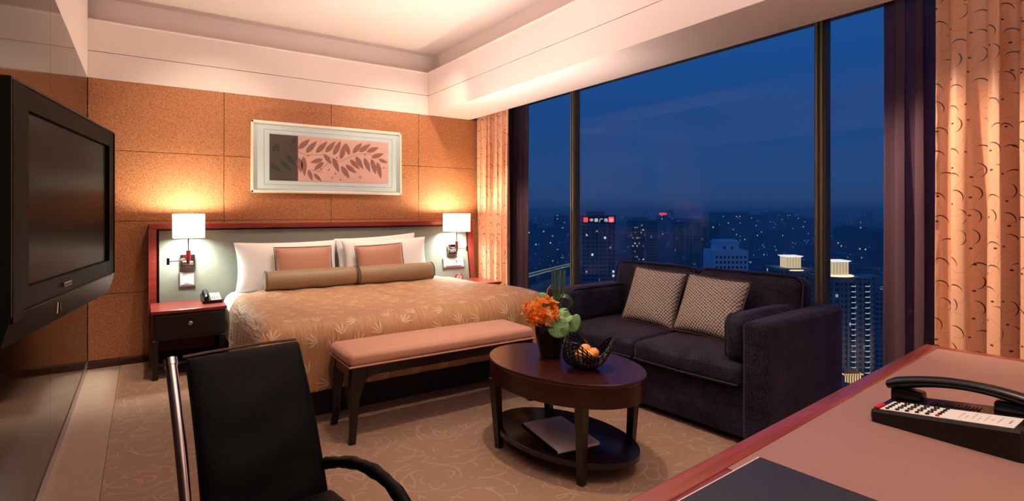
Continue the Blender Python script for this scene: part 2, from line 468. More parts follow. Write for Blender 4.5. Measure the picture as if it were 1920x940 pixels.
    def poly(s, pts, axis, a, bb, mtx=None):
        """extrude a 2D outline along an axis from a to bb; pts are the two other coordinates in order"""
        b = bmesh.new()
        def P(p, t):
            return {'x': (t, p[0], p[1]), 'y': (p[0], t, p[1]), 'z': (p[0], p[1], t)}[axis]
        A = [b.verts.new(P(p, a)) for p in pts]; B = [b.verts.new(P(p, bb)) for p in pts]
        b.faces.new(A); b.faces.new(list(reversed(B)))
        n = len(pts)
        for i in range(n): b.faces.new((A[i], B[i], B[(i + 1) % n], A[(i + 1) % n]))
        bmesh.ops.recalc_face_normals(b, faces=b.faces)
        return s._in(b, mtx)
    def quad(s, pts, mtx=None):
        b = bmesh.new(); b.faces.new([b.verts.new(p) for p in pts]); return s._in(b, mtx)
    def grid(s, f, nu, nv, uvf=None, mtx=None):
        b = bmesh.new(); V = [[b.verts.new(f(i / nu, j / nv)) for j in range(nv + 1)] for i in range(nu + 1)]
        uvl = b.loops.layers.uv.new('UVMap') if uvf else None
        for i in range(nu):
            for j in range(nv):
                fc = b.faces.new((V[i][j], V[i + 1][j], V[i + 1][j + 1], V[i][j + 1]))
                if uvf:
                    for lp, (a, c) in zip(fc.loops, ((i, j), (i + 1, j), (i + 1, j + 1), (i, j + 1))): lp[uvl].uv = uvf(a / nu, c / nv)
        return s._in(b, mtx)
    def obj(s, name, mat, parent=None, smooth=True, angle=40):
        me = bpy.data.meshes.new(name); s.bm.to_mesh(me); s.bm.free()
        me.materials.append(M[mat] if isinstance(mat, str) else mat)
        if smooth:
            me.polygons.foreach_set('use_smooth', [True] * len(me.polygons))
            try: me.set_sharp_from_angle(angle=math.radians(angle))
            except Exception: pass
        o = bpy.data.objects.new(name, me); COL.objects.link(o)
        if parent is not None: o.parent = parent
        return o

def tag(o, label, cat, group=None):
    o['label'] = label; o['category'] = cat
    if group: o['group'] = group
    return o
def thing(name, label, cat, loc=(0, 0, 0), rotz=0, group=None):
    o = bpy.data.objects.new(name, None); COL.objects.link(o)
    o.location = loc; o.rotation_euler = (0, 0, rotz); o.empty_display_size = .1
    return tag(o, label, cat, group)
def struct(g, name, mat, **kw):
    o = g.obj(name, mat, **kw); o['kind'] = 'structure'; return o
def copy_tree(o, parent=None):
    c = o.copy(); COL.objects.link(c); c.parent = parent
    for ch in list(o.children): copy_tree(ch, c)
    return c

# ================================================================== THE SETTING
XL, YB, XW, XG = -.383, 5.6, 3.23, 3.75           # left wall, back wall, bulkhead edge, glass
YR = -1.6                                        # rear wall behind the camera
ZB, ZG, ZL, ZC = 2.397, 2.62, 2.875, 3.117        # bulkhead bottom, groove, ledge, ceiling
fl = struct(G().box(-.6, 3.95, YR, YB + .2, -.2, -.015), 'floor', 'concrete', smooth=False)
for k in range(12):
    y0 = YR + .6 * k
    G().box(XL - .02, -.167, y0 + .001, min(y0 + .599, YB), -.015, 0, .0008, 1).obj('tile', 'stone', fl, smooth=False)
tag(G().box(-.165, 3.70, YR, YB, -.015, .0).obj('carpet', 'carpet', smooth=False), 'beige brown fitted carpet with a pale scroll pattern', 'carpet')

# back wall: pebbled panels with shadow joints
wb = struct(G().box(-.5, 3.95, YB + .02, YB + .3, 0, 2.80), 'wall_back', 'joint', smooth=False)
xs = [XL, .609, 1.585, 2.557, 3.532, 3.75]; zs = [.062, .606, 1.213, 1.810, ZB]
for i in range(5):
    for j in range(4):
        G().box(xs[i] + .0022, xs[i + 1] - .0022, YB, YB + .03, zs[j] + .0022, zs[j + 1] - .0022, .0012, 1).obj('wall_panel', 'wallcov', wb, smooth=False)
struct(G().box(XL, 3.75, YB - .014, YB + .02, 0, .060, .002, 1), 'baseboard_back', 'wood', smooth=False)
# left wall: lacquered panels, metal strip, plinth
wl = struct(G().box(-.6, XL - .012, YR, YB + .3, 0, 3.3), 'wall_left', 'joint', smooth=False)
ys = [2.30, 3.48, 4.64, 5.598]
for i in range(3):
    G().box(XL - .014, XL, ys[i] + .0015, ys[i + 1] - .0015, .075, ZB - .004, .001, 1).obj('wall_panel', 'lacquer', wl, smooth=False)
for y0, y1 in ((1.2, 2.268), (.1, 1.197), (YR, .097)):
    for z0, z1 in ((.075, 1.0), (1.005, 1.80), (1.805, ZB - .004)):
        G().box(XL - .014, XL, y0, y1, z0, z1, .001, 1).obj('wall_panel', 'darkpanel', wl, smooth=False)
G().box(XL - .014, XL + .008, 2.272, 2.296, .07, ZB - .004, .003, 2).obj('metal_strip', 'steel', wl)
struct(G().box(XL - .014, XL + .004, YR, YB, 0, .066, .002, 1), 'baseboard_left', 'steel', smooth=False)
struct(G().box(XL - .1, XL, YR, YB, ZB, 3.2), 'trim_1', 'plaster', smooth=False)
# rear and right walls outside the view
struct(G().box(-.6, 3.95, YR - .2, YR, 0, 3.3), 'wall_rear', 'plaster', smooth=False)
struct(G().box(3.66, 3.95, YR, .30, 0, 2.7), 'wall_right', 'plaster', smooth=False)
# ceiling and bulkheads
struct(G().box(-.6, 3.95, YR, YB + .4, ZC, ZC + .2), 'ceiling', 'plaster', smooth=False)
XBk = 2.676
g = G().box(XBk + .012, XW - .01, YR, YB + .02, ZB + .012, ZL - .004)
struct(g, 'trim_2', 'joint', smooth=False)
for z0, z1 in ((ZB, ZG - .0025), (ZG + .0025, ZL)):
    struct(G().box(XBk, XBk + .02, YR, YB, z0, z1, .0015, 1), 'trim_3', 'plaster', smooth=False)
    struct(G().box(XL, XBk, YB - .001, YB + .02, z0, z1, .0015, 1), 'trim_4', 'plaster', smooth=False)
struct(G().box(XBk + .019, XW - .019, YR, YB + .02, ZB, ZB + .02), 'trim_5', 'plaster', smooth=False)
struct(G().box(XBk - .012, XBk + .16, YR, YB, ZL - .010, ZL + .010, .0095, 4), 'trim_6', 'plaster')
struct(G().box(XL, XBk, YB - .012, YB + .16, ZL - .010, ZL + .010, .0095, 4), 'trim_7', 'plaster')
struct(G().box(XBk + .154, XW + .3, YR, YB + .3, ZL, ZC), 'trim_8', 'plaster', smooth=False)
struct(G().box(XL - .1, XBk + .3, YB + .154, YB + .35, ZL, ZC), 'trim_9', 'plaster', smooth=False)
struct(G().box(XW - .02, XW, YR, YB + .02, ZB, 2.75, .002, 1), 'trim_10', 'plaster', smooth=False)
struct(G().box(XW, 3.95, YR, YB + .2, 2.72, 2.85), 'trim_11', 'concrete', smooth=False)
struct(G().box(3.68, 3.95, .30, YB + .02, -.01, .13, .004, 2), 'trim_12', 'wood', smooth=False)
struct(G().box(3.70, 3.95, .30, YB + .02, 2.62, 2.75), 'trim_13', 'bronze', smooth=False)
# the window: panes between bronze mullions
win = G().box(3.70, 3.82, .30, YB, .13, .16, .003, 1).obj('window_1', 'bronze'); win['kind'] = 'structure'
mull = [.36, 1.80, 4.31]
for y in mull + [5.56]:
    mu = G().box(3.724, 3.80, y - .036, y + .036, .13, 2.70, .003, 1).obj('mullion', 'bronze', win)
    G().box(3.712, 3.726, y - .024, y - .008, .13, 2.70, .002, 1).obj('glazing_bead', 'steel_olive', mu)
    G().box(3.712, 3.726, y + .008, y + .024, .13, 2.70, .002, 1).obj('glazing_bead', 'steel_olive', mu)
for a, b in zip(mull, mull[1:] + [5.56]):
    G().box(3.752, 3.760, a + .03, b - .03, .15, 2.66).obj('pane', 'glass', win, smooth=False)

# ================================================================== DRAPES AND SHEERS
def drape(name, y0, y1, x, z0, z1, per, amp, mat, label, cat, seed, n_per=14, gather=0, uvs=1.0):
    rnd = random.Random(seed); L = abs(y1 - y0); n = int(L / per * n_per)
    ph = [0]; am = []
    for i in range(n + 1):
        if i: ph.append(ph[-1] + 2 * PI / n_per * (1 + .16 * math.sin(i * .21 + seed) + .05 * math.sin(i * .53)))
        am.append(amp * (.8 + .25 * math.sin(i * .17 + seed)))
    P = []
    for i in range(n + 1):
        t = i / n
        s = math.sin(ph[i]); P.append((x + am[i] * (abs(s) ** .75) * (1 if s > 0 else -1), y0 + (y1 - y0) * t + .012 * math.cos(2 * ph[i])))
    arc = [0]
    for a, b in zip(P, P[1:]): arc.append(arc[-1] + math.hypot(a[0] - b[0], a[1] - b[1]))
    nz = 16
    def f(u, v):
        i = round(u * n); z = z0 + (z1 - z0) * v
        k = 1 - .35 * v ** 2; w = .008 * math.sin(3.1 * v * 2 + i * .33)
        return (x + (P[i][0] - x) * k + w, P[i][1] + gather * (1 - v) * (1 - u) + w * .6, z)
    o = G().grid(f, n, nz, uvf=lambda u, v: (arc[round(u * n)] * uvs, (z0 + (z1 - z0) * v))).obj(name, mat)
    so = o.modifiers.new('solidify', 'SOLIDIFY'); so.thickness = .003
    return tag(o, label, cat)
drape('drape', 5.56, 4.87, 3.31, .02, 2.71, .115, .042, 'drape', 'orange silk drape with dark crescent marks hanging beside the bed', 'curtain', 1)
drape('drape', 1.03, .12, 3.34, .02, 2.71, .128, .046, 'drape', 'orange silk drape with dark crescent marks hanging behind the desk', 'curtain', 2.2)
drape('sheer_curtain', 5.5, 4.78, 3.50, .02, 2.71, .09, .022, 'sheer', 'dark purple see-through sheer curtain gathered next to the drape beside the bed', 'curtain', 3)
drape('sheer_curtain', 1.325, .32, 3.50, .02, 2.71, .10, .026, 'sheer', 'dark purple see-through sheer curtain gathered next to the drape behind the desk', 'curtain', 4)

# ================================================================== HEADBOARD
hb = thing('headboard', 'wide headboard with red mahogany frame and grey green padded panel', 'headboard', (1.6, 5.5, 0))
def HB(g, name, mat, par=hb, **kw):
    bmesh.ops.translate(g.bm, verts=g.bm.verts, vec=(-1.6, -5.5, 0)); return g.obj(name, mat, par, **kw)
HB(G().box(.03, 3.165, 5.44, 5.598, 1.145, 1.19, .004), 'top_rail', 'redwood', smooth=False)
HB(G().box(.05, 3.145, 5.555, 5.597, .06, 1.15), 'back_board', 'redwood', smooth=False)
for x0, x1 in ((.03, .085), (3.11, 3.165)):
    HB(G().poly([(5.44, 1.146), (5.597, 1.146), (5.597, .01), (5.33, .01)], 'x', x0, x1), 'side_frame', 'redwood', smooth=False)
pts = [(5.475, 1.128), (5.50, 1.133), (5.56, 1.133), (5.56, .50), (5.385, .50), (5.375, .515)]
HB(G().poly(pts, 'x', .105, 3.09), 'padded_panel', 'headfab', smooth=False)

# ================================================================== LEAF PRINT
pic = thing('framed_print', 'framed leaf print in white and champagne frame hanging above the bed', 'picture', (1.585, 5.6, 1.475))
def PC(g, name, mat, par=pic, **kw):
    bmesh.ops.translate(g.bm, verts=g.bm.verts, vec=(-1.585, -5.6, -1.475)); return g.obj(name, mat, par, **kw)
fx0, fx1, fz0, fz1 = .83, 2.34, 1.475, 2.165
for q in ((fx0, fx1, fz0, fz0 + .026), (fx0, fx1, fz1 - .026, fz1), (fx0, fx0 + .024, fz0, fz1), (fx1 - .024, fx1, fz0, fz1)):
    PC(G().box(q[0], q[1], 5.562, 5.598, q[2], q[3], .005), 'frame', 'frame_white')
PC(G().box(fx0 + .02, fx1 - .02, 5.580, 5.597, fz0 + .02, fz1 - .02), 'mat_board', 'mat_board', smooth=False)
g = G()
for x0, x1, z0, z1 in ((.945, 2.235, 1.556, 1.559), (.945, 2.235, 2.083, 2.086), (.945, .948, 1.556, 2.086), (2.232, 2.235, 1.556, 2.086)):
    g.box(x0, x1, 5.5788, 5.5802, z0, z1)
PC(g, 'ruled_line', 'ink_grey', smooth=False)
PC(G().box(1.255, 2.19, 5.577, 5.5802, 1.598, 2.044), 'print_sheet', 'art_pink', smooth=False)
PC(G().box(.994, 1.255, 5.5765, 5.5802, 1.598, 2.044), 'dark_band', 'art_dark', smooth=False)
LV = [(1.258, 1.917, 1.368, 2.02), (1.331, 1.881, 1.436, 2.008), (1.427, 1.887, 1.541, 2.011), (1.521, 1.898, 1.621, 2.017), (1.601, 1.874, 1.675, 2.026), (1.673, 1.836, 1.723, 2.007), (1.762, 1.887, 1.732, 2.008), (1.799, 1.906, 1.898, 2.023), (1.867, 1.924, 1.991, 2.016), (1.949, 1.929, 2.083, 1.986), (2.001, 1.871, 2.137, 1.923), (2.08, 1.859, 2.183, 1.826), (2.066, 1.827, 2.108, 1.65), (2.001, 1.857, 2.051, 1.693), (1.922, 1.866, 1.987, 1.714), (1.833, 1.875, 1.912, 1.744), (1.772, 1.838, 1.874, 1.74), (1.726, 1.782, 1.84, 1.698), (1.679, 1.767, 1.766, 1.642), (1.595, 1.848, 1.657, 1.7), (1.505, 1.881, 1.584, 1.779), (1.495, 1.826, 1.37, 1.784), (1.502, 1.797, 1.405, 1.709), (1.353, 1.713, 1.393, 1.603), (1.405, 1.677, 1.483, 1.601), (1.307, 1.844, 1.317, 1.648), (1.264, 1.829, 1.283, 1.678), (1.058, 1.953, 1.081, 1.862), (1.151, 1.853, 1.234, 1.739), (1.093, 1.794, 1.199, 1.687), (1.001, 1.752, 1.105, 1.677), (1.047, 1.94, 1.024, 1.864), (1.187, 1.962, 1.24, 2.016)]
for i, (xa, za, xb, zb) in enumerate(LV):
    d = Vector((xb - xa, zb - za)); L = d.length; t = d / L; nn = Vector((-t.y, t.x)); w = min(.026, L * .17)
    K = 9; up = []; dn = []
    for k in range(K + 1):
        s = k / K; ww = w * math.sin(PI * s ** .8) ** .9 if 0 < k < K else 0
        p = Vector((xa, za)) + t * L * s; up.append(p + nn * ww); dn.append(p - nn * ww)
    out = up + dn[-2:0:-1]
    out = [(min(2.188, max(.996, p.x)), min(2.042, max(1.6, p.y))) for p in out]
    PC(G().poly(out, 'y', 5.5755, 5.5772), 'printed_leaf', 'leaf_green' if xa < 1.25 else 'leaf_brown', smooth=False)
g = G()
for st in ([(1.258, 1.892), (1.331, 1.858), (1.505, 1.871), (1.673, 1.813), (1.833, 1.895), (1.942, 1.915), (2.083, 1.876)], [(1.43, 1.684), (1.582, 1.821)], [(1.353, 1.713), (1.45, 1.70), (1.5, 1.69)]):
    g.tube([(p[0], 5.5768, p[1]) for p in st], .0016, 5)
PC(g, 'printed_stem', 'leaf_brown')
g = G()
for i, (x, z) in enumerate([(1.48, 1.725), (1.556, 1.722), (1.621, 1.685), (1.673, 1.625), (1.588, 1.645), (1.88, 1.659), (2.14, 1.768), (1.634, 1.85), (1.35, 1.853), (1.929, 1.901)]):
    r = .010 if i != 5 else .005
    g.lathe([(r, 0), (r, .0008)], mtx=Matrix.Translation((x, 5.5772, z)) @ Matrix.Rotation(PI / 2, 4, 'X'), seg=10)
    if i == 5:
        for a in range(4): g.box(x + .012 * math.cos(a * PI / 2 + .5) - .004, x + .012 * math.cos(a * PI / 2 + .5) + .004, 5.5762, 5.577, z + .012 * math.sin(a * PI / 2 + .5) - .004, z + .012 * math.sin(a * PI / 2 + .5) + .004)
PC(g, 'printed_blossom', 'ink_red', smooth=False)

# ================================================================== NIGHTSTANDS
def nightstand(x0, x1, label):
    t = thing('nightstand', label, 'nightstand', ((x0 + x1) / 2, 5.15, 0)); w = (x1 - x0) / 2
    y0, y1 = -.25, .22
    G().box(-w, w, y0, y1, .508, .532, .004).obj('top', 'redwood', t, smooth=False)
    G().box(-w + .012, w - .012, y0 + .02, y1, .30, .506).obj('body', 'blackwood', t, smooth=False)
    dr = G().box(-w + .03, w - .03, y0 + .006, y0 + .022, .325, .49, .003).obj('drawer', 'blackwood', t, smooth=False)
    G().lathe([(.006, 0), (.006, .012), (.016, .016), (.019, .024), (.012, .032)], mtx=Matrix.Translation((0, y0 + .006, .42)) @ Matrix.Rotation(PI / 2, 4, 'X'), seg=14).obj('knob', 'crystal', dr)
    for sx_ in (-1, 1):
        for yy in (y0 + .035, y1 - .035):
            G().box(sx_ * (w - .03) - .019, sx_ * (w - .03) + .019, yy - .019, yy + .019, 0, .30, .002, 1).obj('leg', 'blackwood', t, smooth=False)
    G().box(-w + .02, w - .02, y0 + .04, y1, .10, .12).obj('shelf', 'blackwood', t, smooth=False)
nightstand(.04, .555, 'red topped dark nightstand at the left side of the bed by the left wall')
nightstand(2.77, 3.22, 'red topped dark nightstand at the right side of the bed by the drape')

# ================================================================== WALL LAMPS
def wall_lamp(x, sgn, label):
    t = thing('wall_lamp', label, 'lamp', (x, 5.42, .88), 0, 'bedside wall lamps')
    y = -.11
    G().box(-.055, .055, -.02, .018, -.065, .045, .003).obj('wall_plate', 'chrome', t, smooth=False)
    G().box(-.04, .04, -.05, -.018, -.045, -.015, .003).obj('bracket', 'steel', t, smooth=False)
    a = G().tube([(0, -.05, -.005), (-sgn * .14, -.09, -.005)], .005, 8)
    a.tube([(-sgn * .14, -.09, -.005), (0, y, .004)], .005, 8)
    ar = a.obj('arm', 'chrome', t)
    G().lathe([(.011, -.028), (.011, .028)], (-sgn * .145, -.09, -.003), 12).obj('joint', 'black', ar)
    G().lathe([(.008, -.03), (.015, -.03), (.015, .0)], (0, y, 0), 14).obj('stem_socket', 'chrome', t)
    G().lathe([(.0175, 0), (.0175, .085)], (0, y, 0), 16).obj('stem', 'redlacquer', t)
    G().tube([(0, y, .085), (0, y, .25)], .006, 8).obj('rod', 'chrome', t)
    sh = G(); h = .112
    for q in ((-h, h, y - h, y - h), (-h, h, y + h, y + h), (-h, -h, y - h, y + h), (h, h, y - h, y + h)):
        sh.quad([(q[0], q[2], .193), (q[1], q[3], .193), (q[1], q[3], .394), (q[0], q[2], .394)])
    s = sh.obj('lamp_shade', 'shade', t, smooth=False)
    for z in (.192, .391):
        g = G()
        for q in ((-h - .001, h + .001, y - h - .001, y - h + .003), (-h - .001, h + .001, y + h - .003, y + h + .001), (-h - .001, -h + .003, y - h, y + h), (h - .003, h + .001, y - h, y + h)):
            g.box(q[0], q[1], q[2], q[3], z, z + .004)
        g.obj('shade_trim', 'frame_white', s, smooth=False)
    G().sphere((0, y, .28), .026, 12).obj('bulb', emit('bulb_glow', (1, .8, .55), 12), t)
    l = lamp('bulb_light', 'POINT', (x, 5.42 + y, .88 + .368), 36, (1, .83, .60), radius=.03)
    l2 = lamp('reading_light', 'SPOT', (x, 5.42 + y, .88 + .22), 50, (.86, 1, .93), spot=165, blend=1, radius=.05); aim(l2, (x, 5.42 + y + .08, 0))
wall_lamp(.31, 1, 'brushed chrome swing arm lamp with square cream shade above the nightstand holding the telephone')
wall_lamp(2.885, -1, 'brushed chrome swing arm lamp with square cream shade above the clock near the drape')

def lean(z):  # front of the leaning padded panel
    return 5.375 + (z - .515) * (.10 / .613)
def plate(x, z, w, h, name, label, cat, keys):
    t = thing(name, label, cat, (x, lean(z) , z))
    t.rotation_euler = (-math.atan(.163), 0, 0)
    G().box(-w / 2, w / 2, -.012, .004, -h / 2, h / 2, .002, 1).obj('surround', 'steel', t, smooth=False)
    G().box(-w / 2 + .01, w / 2 - .01, -.015, -.010, -h / 2 + .012, h / 2 - .008, .001, 1).obj('face', 'paper', t, smooth=False)
    for q in keys:
        G().box(q[0], q[1], -.0165, -.014, q[2], q[3], .0005, 1).obj('button', q[4], t, smooth=False)
plate(.305, .71, .12, .122, 'switch_panel', 'square white light switch panel with chrome edge below the left wall lamp', 'switch',
      [(-.04, -.005, -.02, .04, 'paper'), (.0, .035, -.02, .04, 'paper'), (-.02, .02, -.036, -.031, 'ink'), (-.035, .035, -.044, -.041, 'ink')])
plate(2.895, .715, .27, .115, 'control_panel', 'wide white bedside control panel above the round clock', 'switch',
      [(-.11, -.07, -.02, .035, 'paper'), (-.06, -.02, -.02, .035, 'paper'), (.03, .045, -.01, .03, 'ink'), (.07, .085, -.01, .03, 'ink'), (-.11, .1, -.042, -.032, 'redlacquer')])

# clock on the right nightstand
t = thing('clock', 'small round dark red clock on the nightstand by the drape', 'clock', (2.84, 5.17, .532), -.4)
R_ = Matrix.Rotation(PI / 2, 4, 'X')
G().lathe([(.040, -.018), (.044, -.012), (.044, .012), (.040, .018), (.036, .018), (.036, .012)], mtx=Matrix.Translation((0, 0, .048)) @ R_, seg=28, cap=False).obj('case', 'clockred', t)
G().lathe([(.037, -.014), (.037, .012)], mtx=Matrix.Translation((0, 0, .048)) @ R_, seg=28).obj('dial', 'paper', t)
for k in range(12):
    a = k * PI / 6
    G().box(-.0012, .0012, -.0136, -.012, .025, .032, mtx=Matrix.Translation((0, 0, .048)) @ Matrix.Rotation(a, 4, 'Y')).obj('hour_mark', 'black', t, smooth=False)
for a, L in ((.9, .018), (3.6, .027)):
    G().box(-.0014, .0014, -.0145, -.0136, -.003, L, mtx=Matrix.Translation((0, 0, .048)) @ Matrix.Rotation(a, 4, 'Y')).obj('hand', 'black', t, smooth=False)
G().box(-.02, .02, -.012, .012, 0, .008, .002).obj('foot', 'clockred', t)

# ================================================================== BED
bed = thing('bed', 'large double bed with white sheets and dark grey base between the nightstands', 'bed', (1.65, 4.4, 0))
def BD(g, name, mat, **kw):
    bmesh.ops.translate(g.bm, verts=g.bm.verts, vec=(-1.65, -4.4, 0)); return g.obj(name, mat, bed, **kw)
BD(G().box(.70, 2.62, 3.50, 5.36, .0, .30, .01), 'base', 'skirt', smooth=False)
BD(G().soft(.62, 2.70, 3.44, 5.37, .30, .545, .07), 'mattress', 'white_linen')
def fold(d, r):
    if d <= 0: return 0, 0
    if d < r * PI / 2: a = d / r; return r * math.sin(a), r * (1 - math.cos(a))
    return r, r + d - r * PI / 2
def drop_cloth(x0, x1, yh, yf, ztop, hemL, hemR, hemF, r, nu, nv, flat, rip, head=None, bul=None, seed=0):
    """cloth lying flat and falling over the left, right and foot sides. returns (position, uv) functions"""
    WL, WR, FF = hemL, hemR, hemF
    U0, U1 = x0 + r - WL, x1 - r + WR
    V0 = yf + r - FF
    def f(u, v):
        X = U0 + (U1 - U0) * u
        yh_ = yh(X) if callable(yh) else yh
        Y = V0 + (yh_ - V0) * v
        dxl = x0 + r - X; dxr = X - (x1 - r); dy = yf + r - Y
        ox, zx = fold(max(dxl, dxr), r); sx_ = -1 if dxl > dxr else 1
        oy, zy = fold(dy, r)
        drop = (zx ** 4 + zy ** 4) ** .25
        px = min(max(X, x0 + r), x1 - r) + sx_ * ox; py = max(Y, yf + r) - oy
        # ripples grow down the sides
        side = min(1, max(0, (drop - r * .7) / .25))
        if zx >= zy: px += sx_ * side * (rip * (math.sin(Y * 61 + 1.7 * math.sin(Y * 9)) + .6 * math.sin(Y * 97 + 2 * math.sin(Y * 13))) + .02 * drop)
        if zy > 0: py -= side * (rip * .6 * math.sin(X * 31 + 1.3 * math.sin(X * 7)) + .02 * drop) * min(1, zy / .1)
        z = ztop - drop
        if zx > 0 and zy > 0:
            m_ = min(zx, zy); px += sx_ * .10 * min(m_, .3); py -= .10 * min(m_, .3)
        if bul: z += bul(px, py) * max(0, 1 - drop / .3)
        return (px, py, z)
    def uv(u, v):
        X = U0 + (U1 - U0) * u
        yh_ = yh(X) if callable(yh) else yh
        return (X, V0 + (yh_ - V0) * v)
    g = G().grid(f, nu, nv, uvf=uv)
    return g
def puff(x, y):
    q = 0
    q += .05 * math.exp(-((x - 2.45) ** 2 / .12 + (y - 3.75) ** 2 / .25))
    q += .008 * math.sin(x * 6.1) * math.sin(y * 4.3 + 1) + .004 * math.sin(x * 23 + y * 5)
    return q
# white duvet showing at the sides and the head
g = drop_cloth(.575, 2.73, 5.33, 3.42, .588, .42, .42, .42, .11, 60, 46, 0, .006, bul=lambda x, y: .01 * math.sin(x * 5))
o = BD(g, 'duvet', 'white_linen')
sp = drop_cloth(.555, 2.745, lambda X: 5.03 - .42 * max(0, min(1, (.86 - X) / .42)) ** 1.3 - .10 * max(0, min(1, (X - 2.45) / .4)), 3.39, .603, .44, .44, .48, .13, 220, 120, 0, .009, bul=puff)
o = sp.obj('bedspread', 'spread'); tag(o, 'gold brocade bedspread with pale leaf motifs draped over the bed', 'bedspread')
so = o.modifiers.new('solidify', 'SOLIDIFY'); so.thickness = .012; so.offset = 1
# cream turned edge along the head of the bedspread
def edge_pts(o_):
    pts = []
    for i in range(60):
        X = .60 + (2.68 - .60) * i / 59
        Y = 5.03 - .42 * max(0, min(1, (.86 - X) / .42)) ** 1.3 - .10 * max(0, min(1, (X - 2.45) / .4))
        z = .606 + puff(X, Y)
        dl = .555 + .13 - X; dr = X - (2.745 - .13)
        if max(dl, dr) > 0:
            q = min(1, max(dl, dr) / .13); z -= .13 * (1 - math.sqrt(1 - q * q * .98))
        pts.append((X, Y + .004, z))
    return pts
G().tube(edge_pts(0), .008, 8).obj('hem', 'white_linen', o)

# ------------------------------------------------------------------ pillows
def pillow_geo(w, h, th, conc=.05, pw=.5, n=22, pinch=3.0):
    g = G()
    for sg in (-1, 1):
        def f(u, v, sg=sg):
            a, b = 2 * u - 1, 2 * v - 1
            x = w / 2 * a * (1 - conc * (1 - b * b)); y = h / 2 * b * (1 - conc * (1 - a * a))
            z = sg * th / 2 * (max(0, (1 - abs(a) ** pinch)) * max(0, (1 - abs(b) ** pinch))) ** pw
            return (x, z, y) if sg < 0 else (x, z, y)
        g.grid(f, n, n)
    bmesh.ops.remove_doubles(g.bm, verts=g.bm.verts, dist=.0005)
    bmesh.ops.recalc_face_normals(g.bm, faces=g.bm.faces)
    return g
def pillow_path(w, h, conc, n=10):
    pts = []
    for (a0, b0, a1, b1) in ((-1, -1, 1, -1), (1, -1, 1, 1), (1, 1, -1, 1), (-1, 1, -1, -1)):
        for k in range(n):
            s = k / n; a = a0 + (a1 - a0) * s; b = b0 + (b1 - b0) * s
            pts.append((w / 2 * a * (1 - conc * (1 - b * b)), 0, h / 2 * b * (1 - conc * (1 - a * a))))
    return pts
def pillow(name, w, h, th, mat, loc, rot, label, group, pip=None, conc=.05, tilt=0):
    """upright pillow; its width along x, front towards -y; rot = (lean back, roll, turn)"""
    t = bpy.data.objects.new(name, None); COL.objects.link(t); tag(t, label, 'pillow', group)
    t.matrix_world = Matrix.Translation(loc) @ Matrix.Rotation(rot[2], 4, 'Z') @ Matrix.Rotation(rot[0], 4, 'X') @ Matrix.Rotation(rot[1], 4, 'Y')
    cv = pillow_geo(w, h, th, conc).obj('cover', mat, t, angle=180)
    bmesh_sub = cv.modifiers.new('sub', 'SUBSURF'); bmesh_sub.levels = 1; bmesh_sub.render_levels = 1
    if pip: G().tube(pillow_path(w, h, conc), .0045, 6, closed=True).obj('piping', pip, t)
    return t
gp = 'white bed pillows'
pillow('bed_pillow', .93, .47, .17, 'white_linen', (1.095, 5.23, .80), (-.22, 0, 0), 'white bed pillow propped against the headboard on the left half of the bed', gp, conc=.07)
pillow('bed_pillow', .93, .47, .17, 'white_linen', (2.04, 5.23, .80), (-.22, -.015, 0), 'white bed pillow propped against the headboard on the right half of the bed', gp, conc=.07)
pillow('bed_pillow', .90, .46, .10, 'white_linen', (1.985, 5.335, .83), (-.16, -.05, 0), 'white bed pillow tucked behind the right half pillow, only its raised corner showing', gp, conc=.07)
gp = 'tan accent pillows on the bed'
pillow('accent_pillow', .50, .33, .12, 'tan', (1.20, 5.09, .815), (-.27, 0, 0), 'small tan satin pillow with piping leaning on the left white pillow', gp, 'seam', .03)
pillow('accent_pillow', .48, .33, .12, 'tan', (1.92, 5.09, .81), (-.27, -.04, -.03), 'small tan satin pillow with piping leaning on the right white pillow', gp, 'seam', .03)
def bolster(x0, x1, y, z, label, rz=0):
    t = thing('bolster', label, 'bolster', ((x0 + x1) / 2, y, z), rz, 'taupe bolsters on the bed'); w = (x1 - x0) / 2; r = .083
    T = Matrix.Rotation(PI / 2, 4, 'Y') @ Matrix.Scale(1.0, 4)
    pr = [(.0, -w - .004), (.05, -w - .008), (.072, -w - .004), (r - .002, -w + .004), (r, -w + .02), (r * 1.03, -w * .4), (r * 1.01, 0), (r * 1.03, w * .5), (r, w - .02), (r - .002, w - .004), (.072, w + .004), (.05, w + .008), (.0, w + .004)]
    G().lathe(pr, mtx=T, seg=28, cap=False).obj('cover', 'olive', t, angle=60)
    for s in (-1, 1):
        G().tube([(s * (w - .002), r * math.cos(a * PI / 12), r * math.sin(a * PI / 12)) for a in range(24)], .005, 6, closed=True).obj('piping', 'seam', t)
bolster(.85, 1.625, 4.97, .700, 'taupe satin bolster in front of the left tan pillow')
bolster(1.645, 2.40, 4.95, .700, 'taupe satin bolster in front of the right tan pillow', .0)

# ================================================================== BENCH
be = thing('bench', 'dark curved leg bench with salmon padded seat at the foot of the bed', 'bench', (1.57, 3.14, 0))
bw, bd = .635, .19
G().soft(-bw, bw, -bd, bd, .425, .50, .028, (.006, .004, .016), m=8).obj('seat', 'benchfab', be)
for z in (.428,):
    rr = [(-bw, -bd), (bw, -bd), (bw, bd), (-bw, bd)]
    G().tube([(x, y, z) for x, y in rr], .006, 6, closed=True).obj('piping', 'benchfab', be)
def arch(L, top, lo, hi, n=20):
    pts = [(-L, top), (L, top)]
    for k in range(n + 1):
        s = 1 - 2 * k / n; e = min(1, (1 - abs(s)) / .22)
        pts.append((L * s, lo + (hi - lo) * (1 - (1 - e) ** 2.2)))
    return pts
for sy in (-1, 1):
    y = sy * (bd - .018)
    G().poly(arch(bw - .03, .424, .30, .368), 'y', y - .012, y + .012).obj('apron', 'blackwood', be, smooth=False)
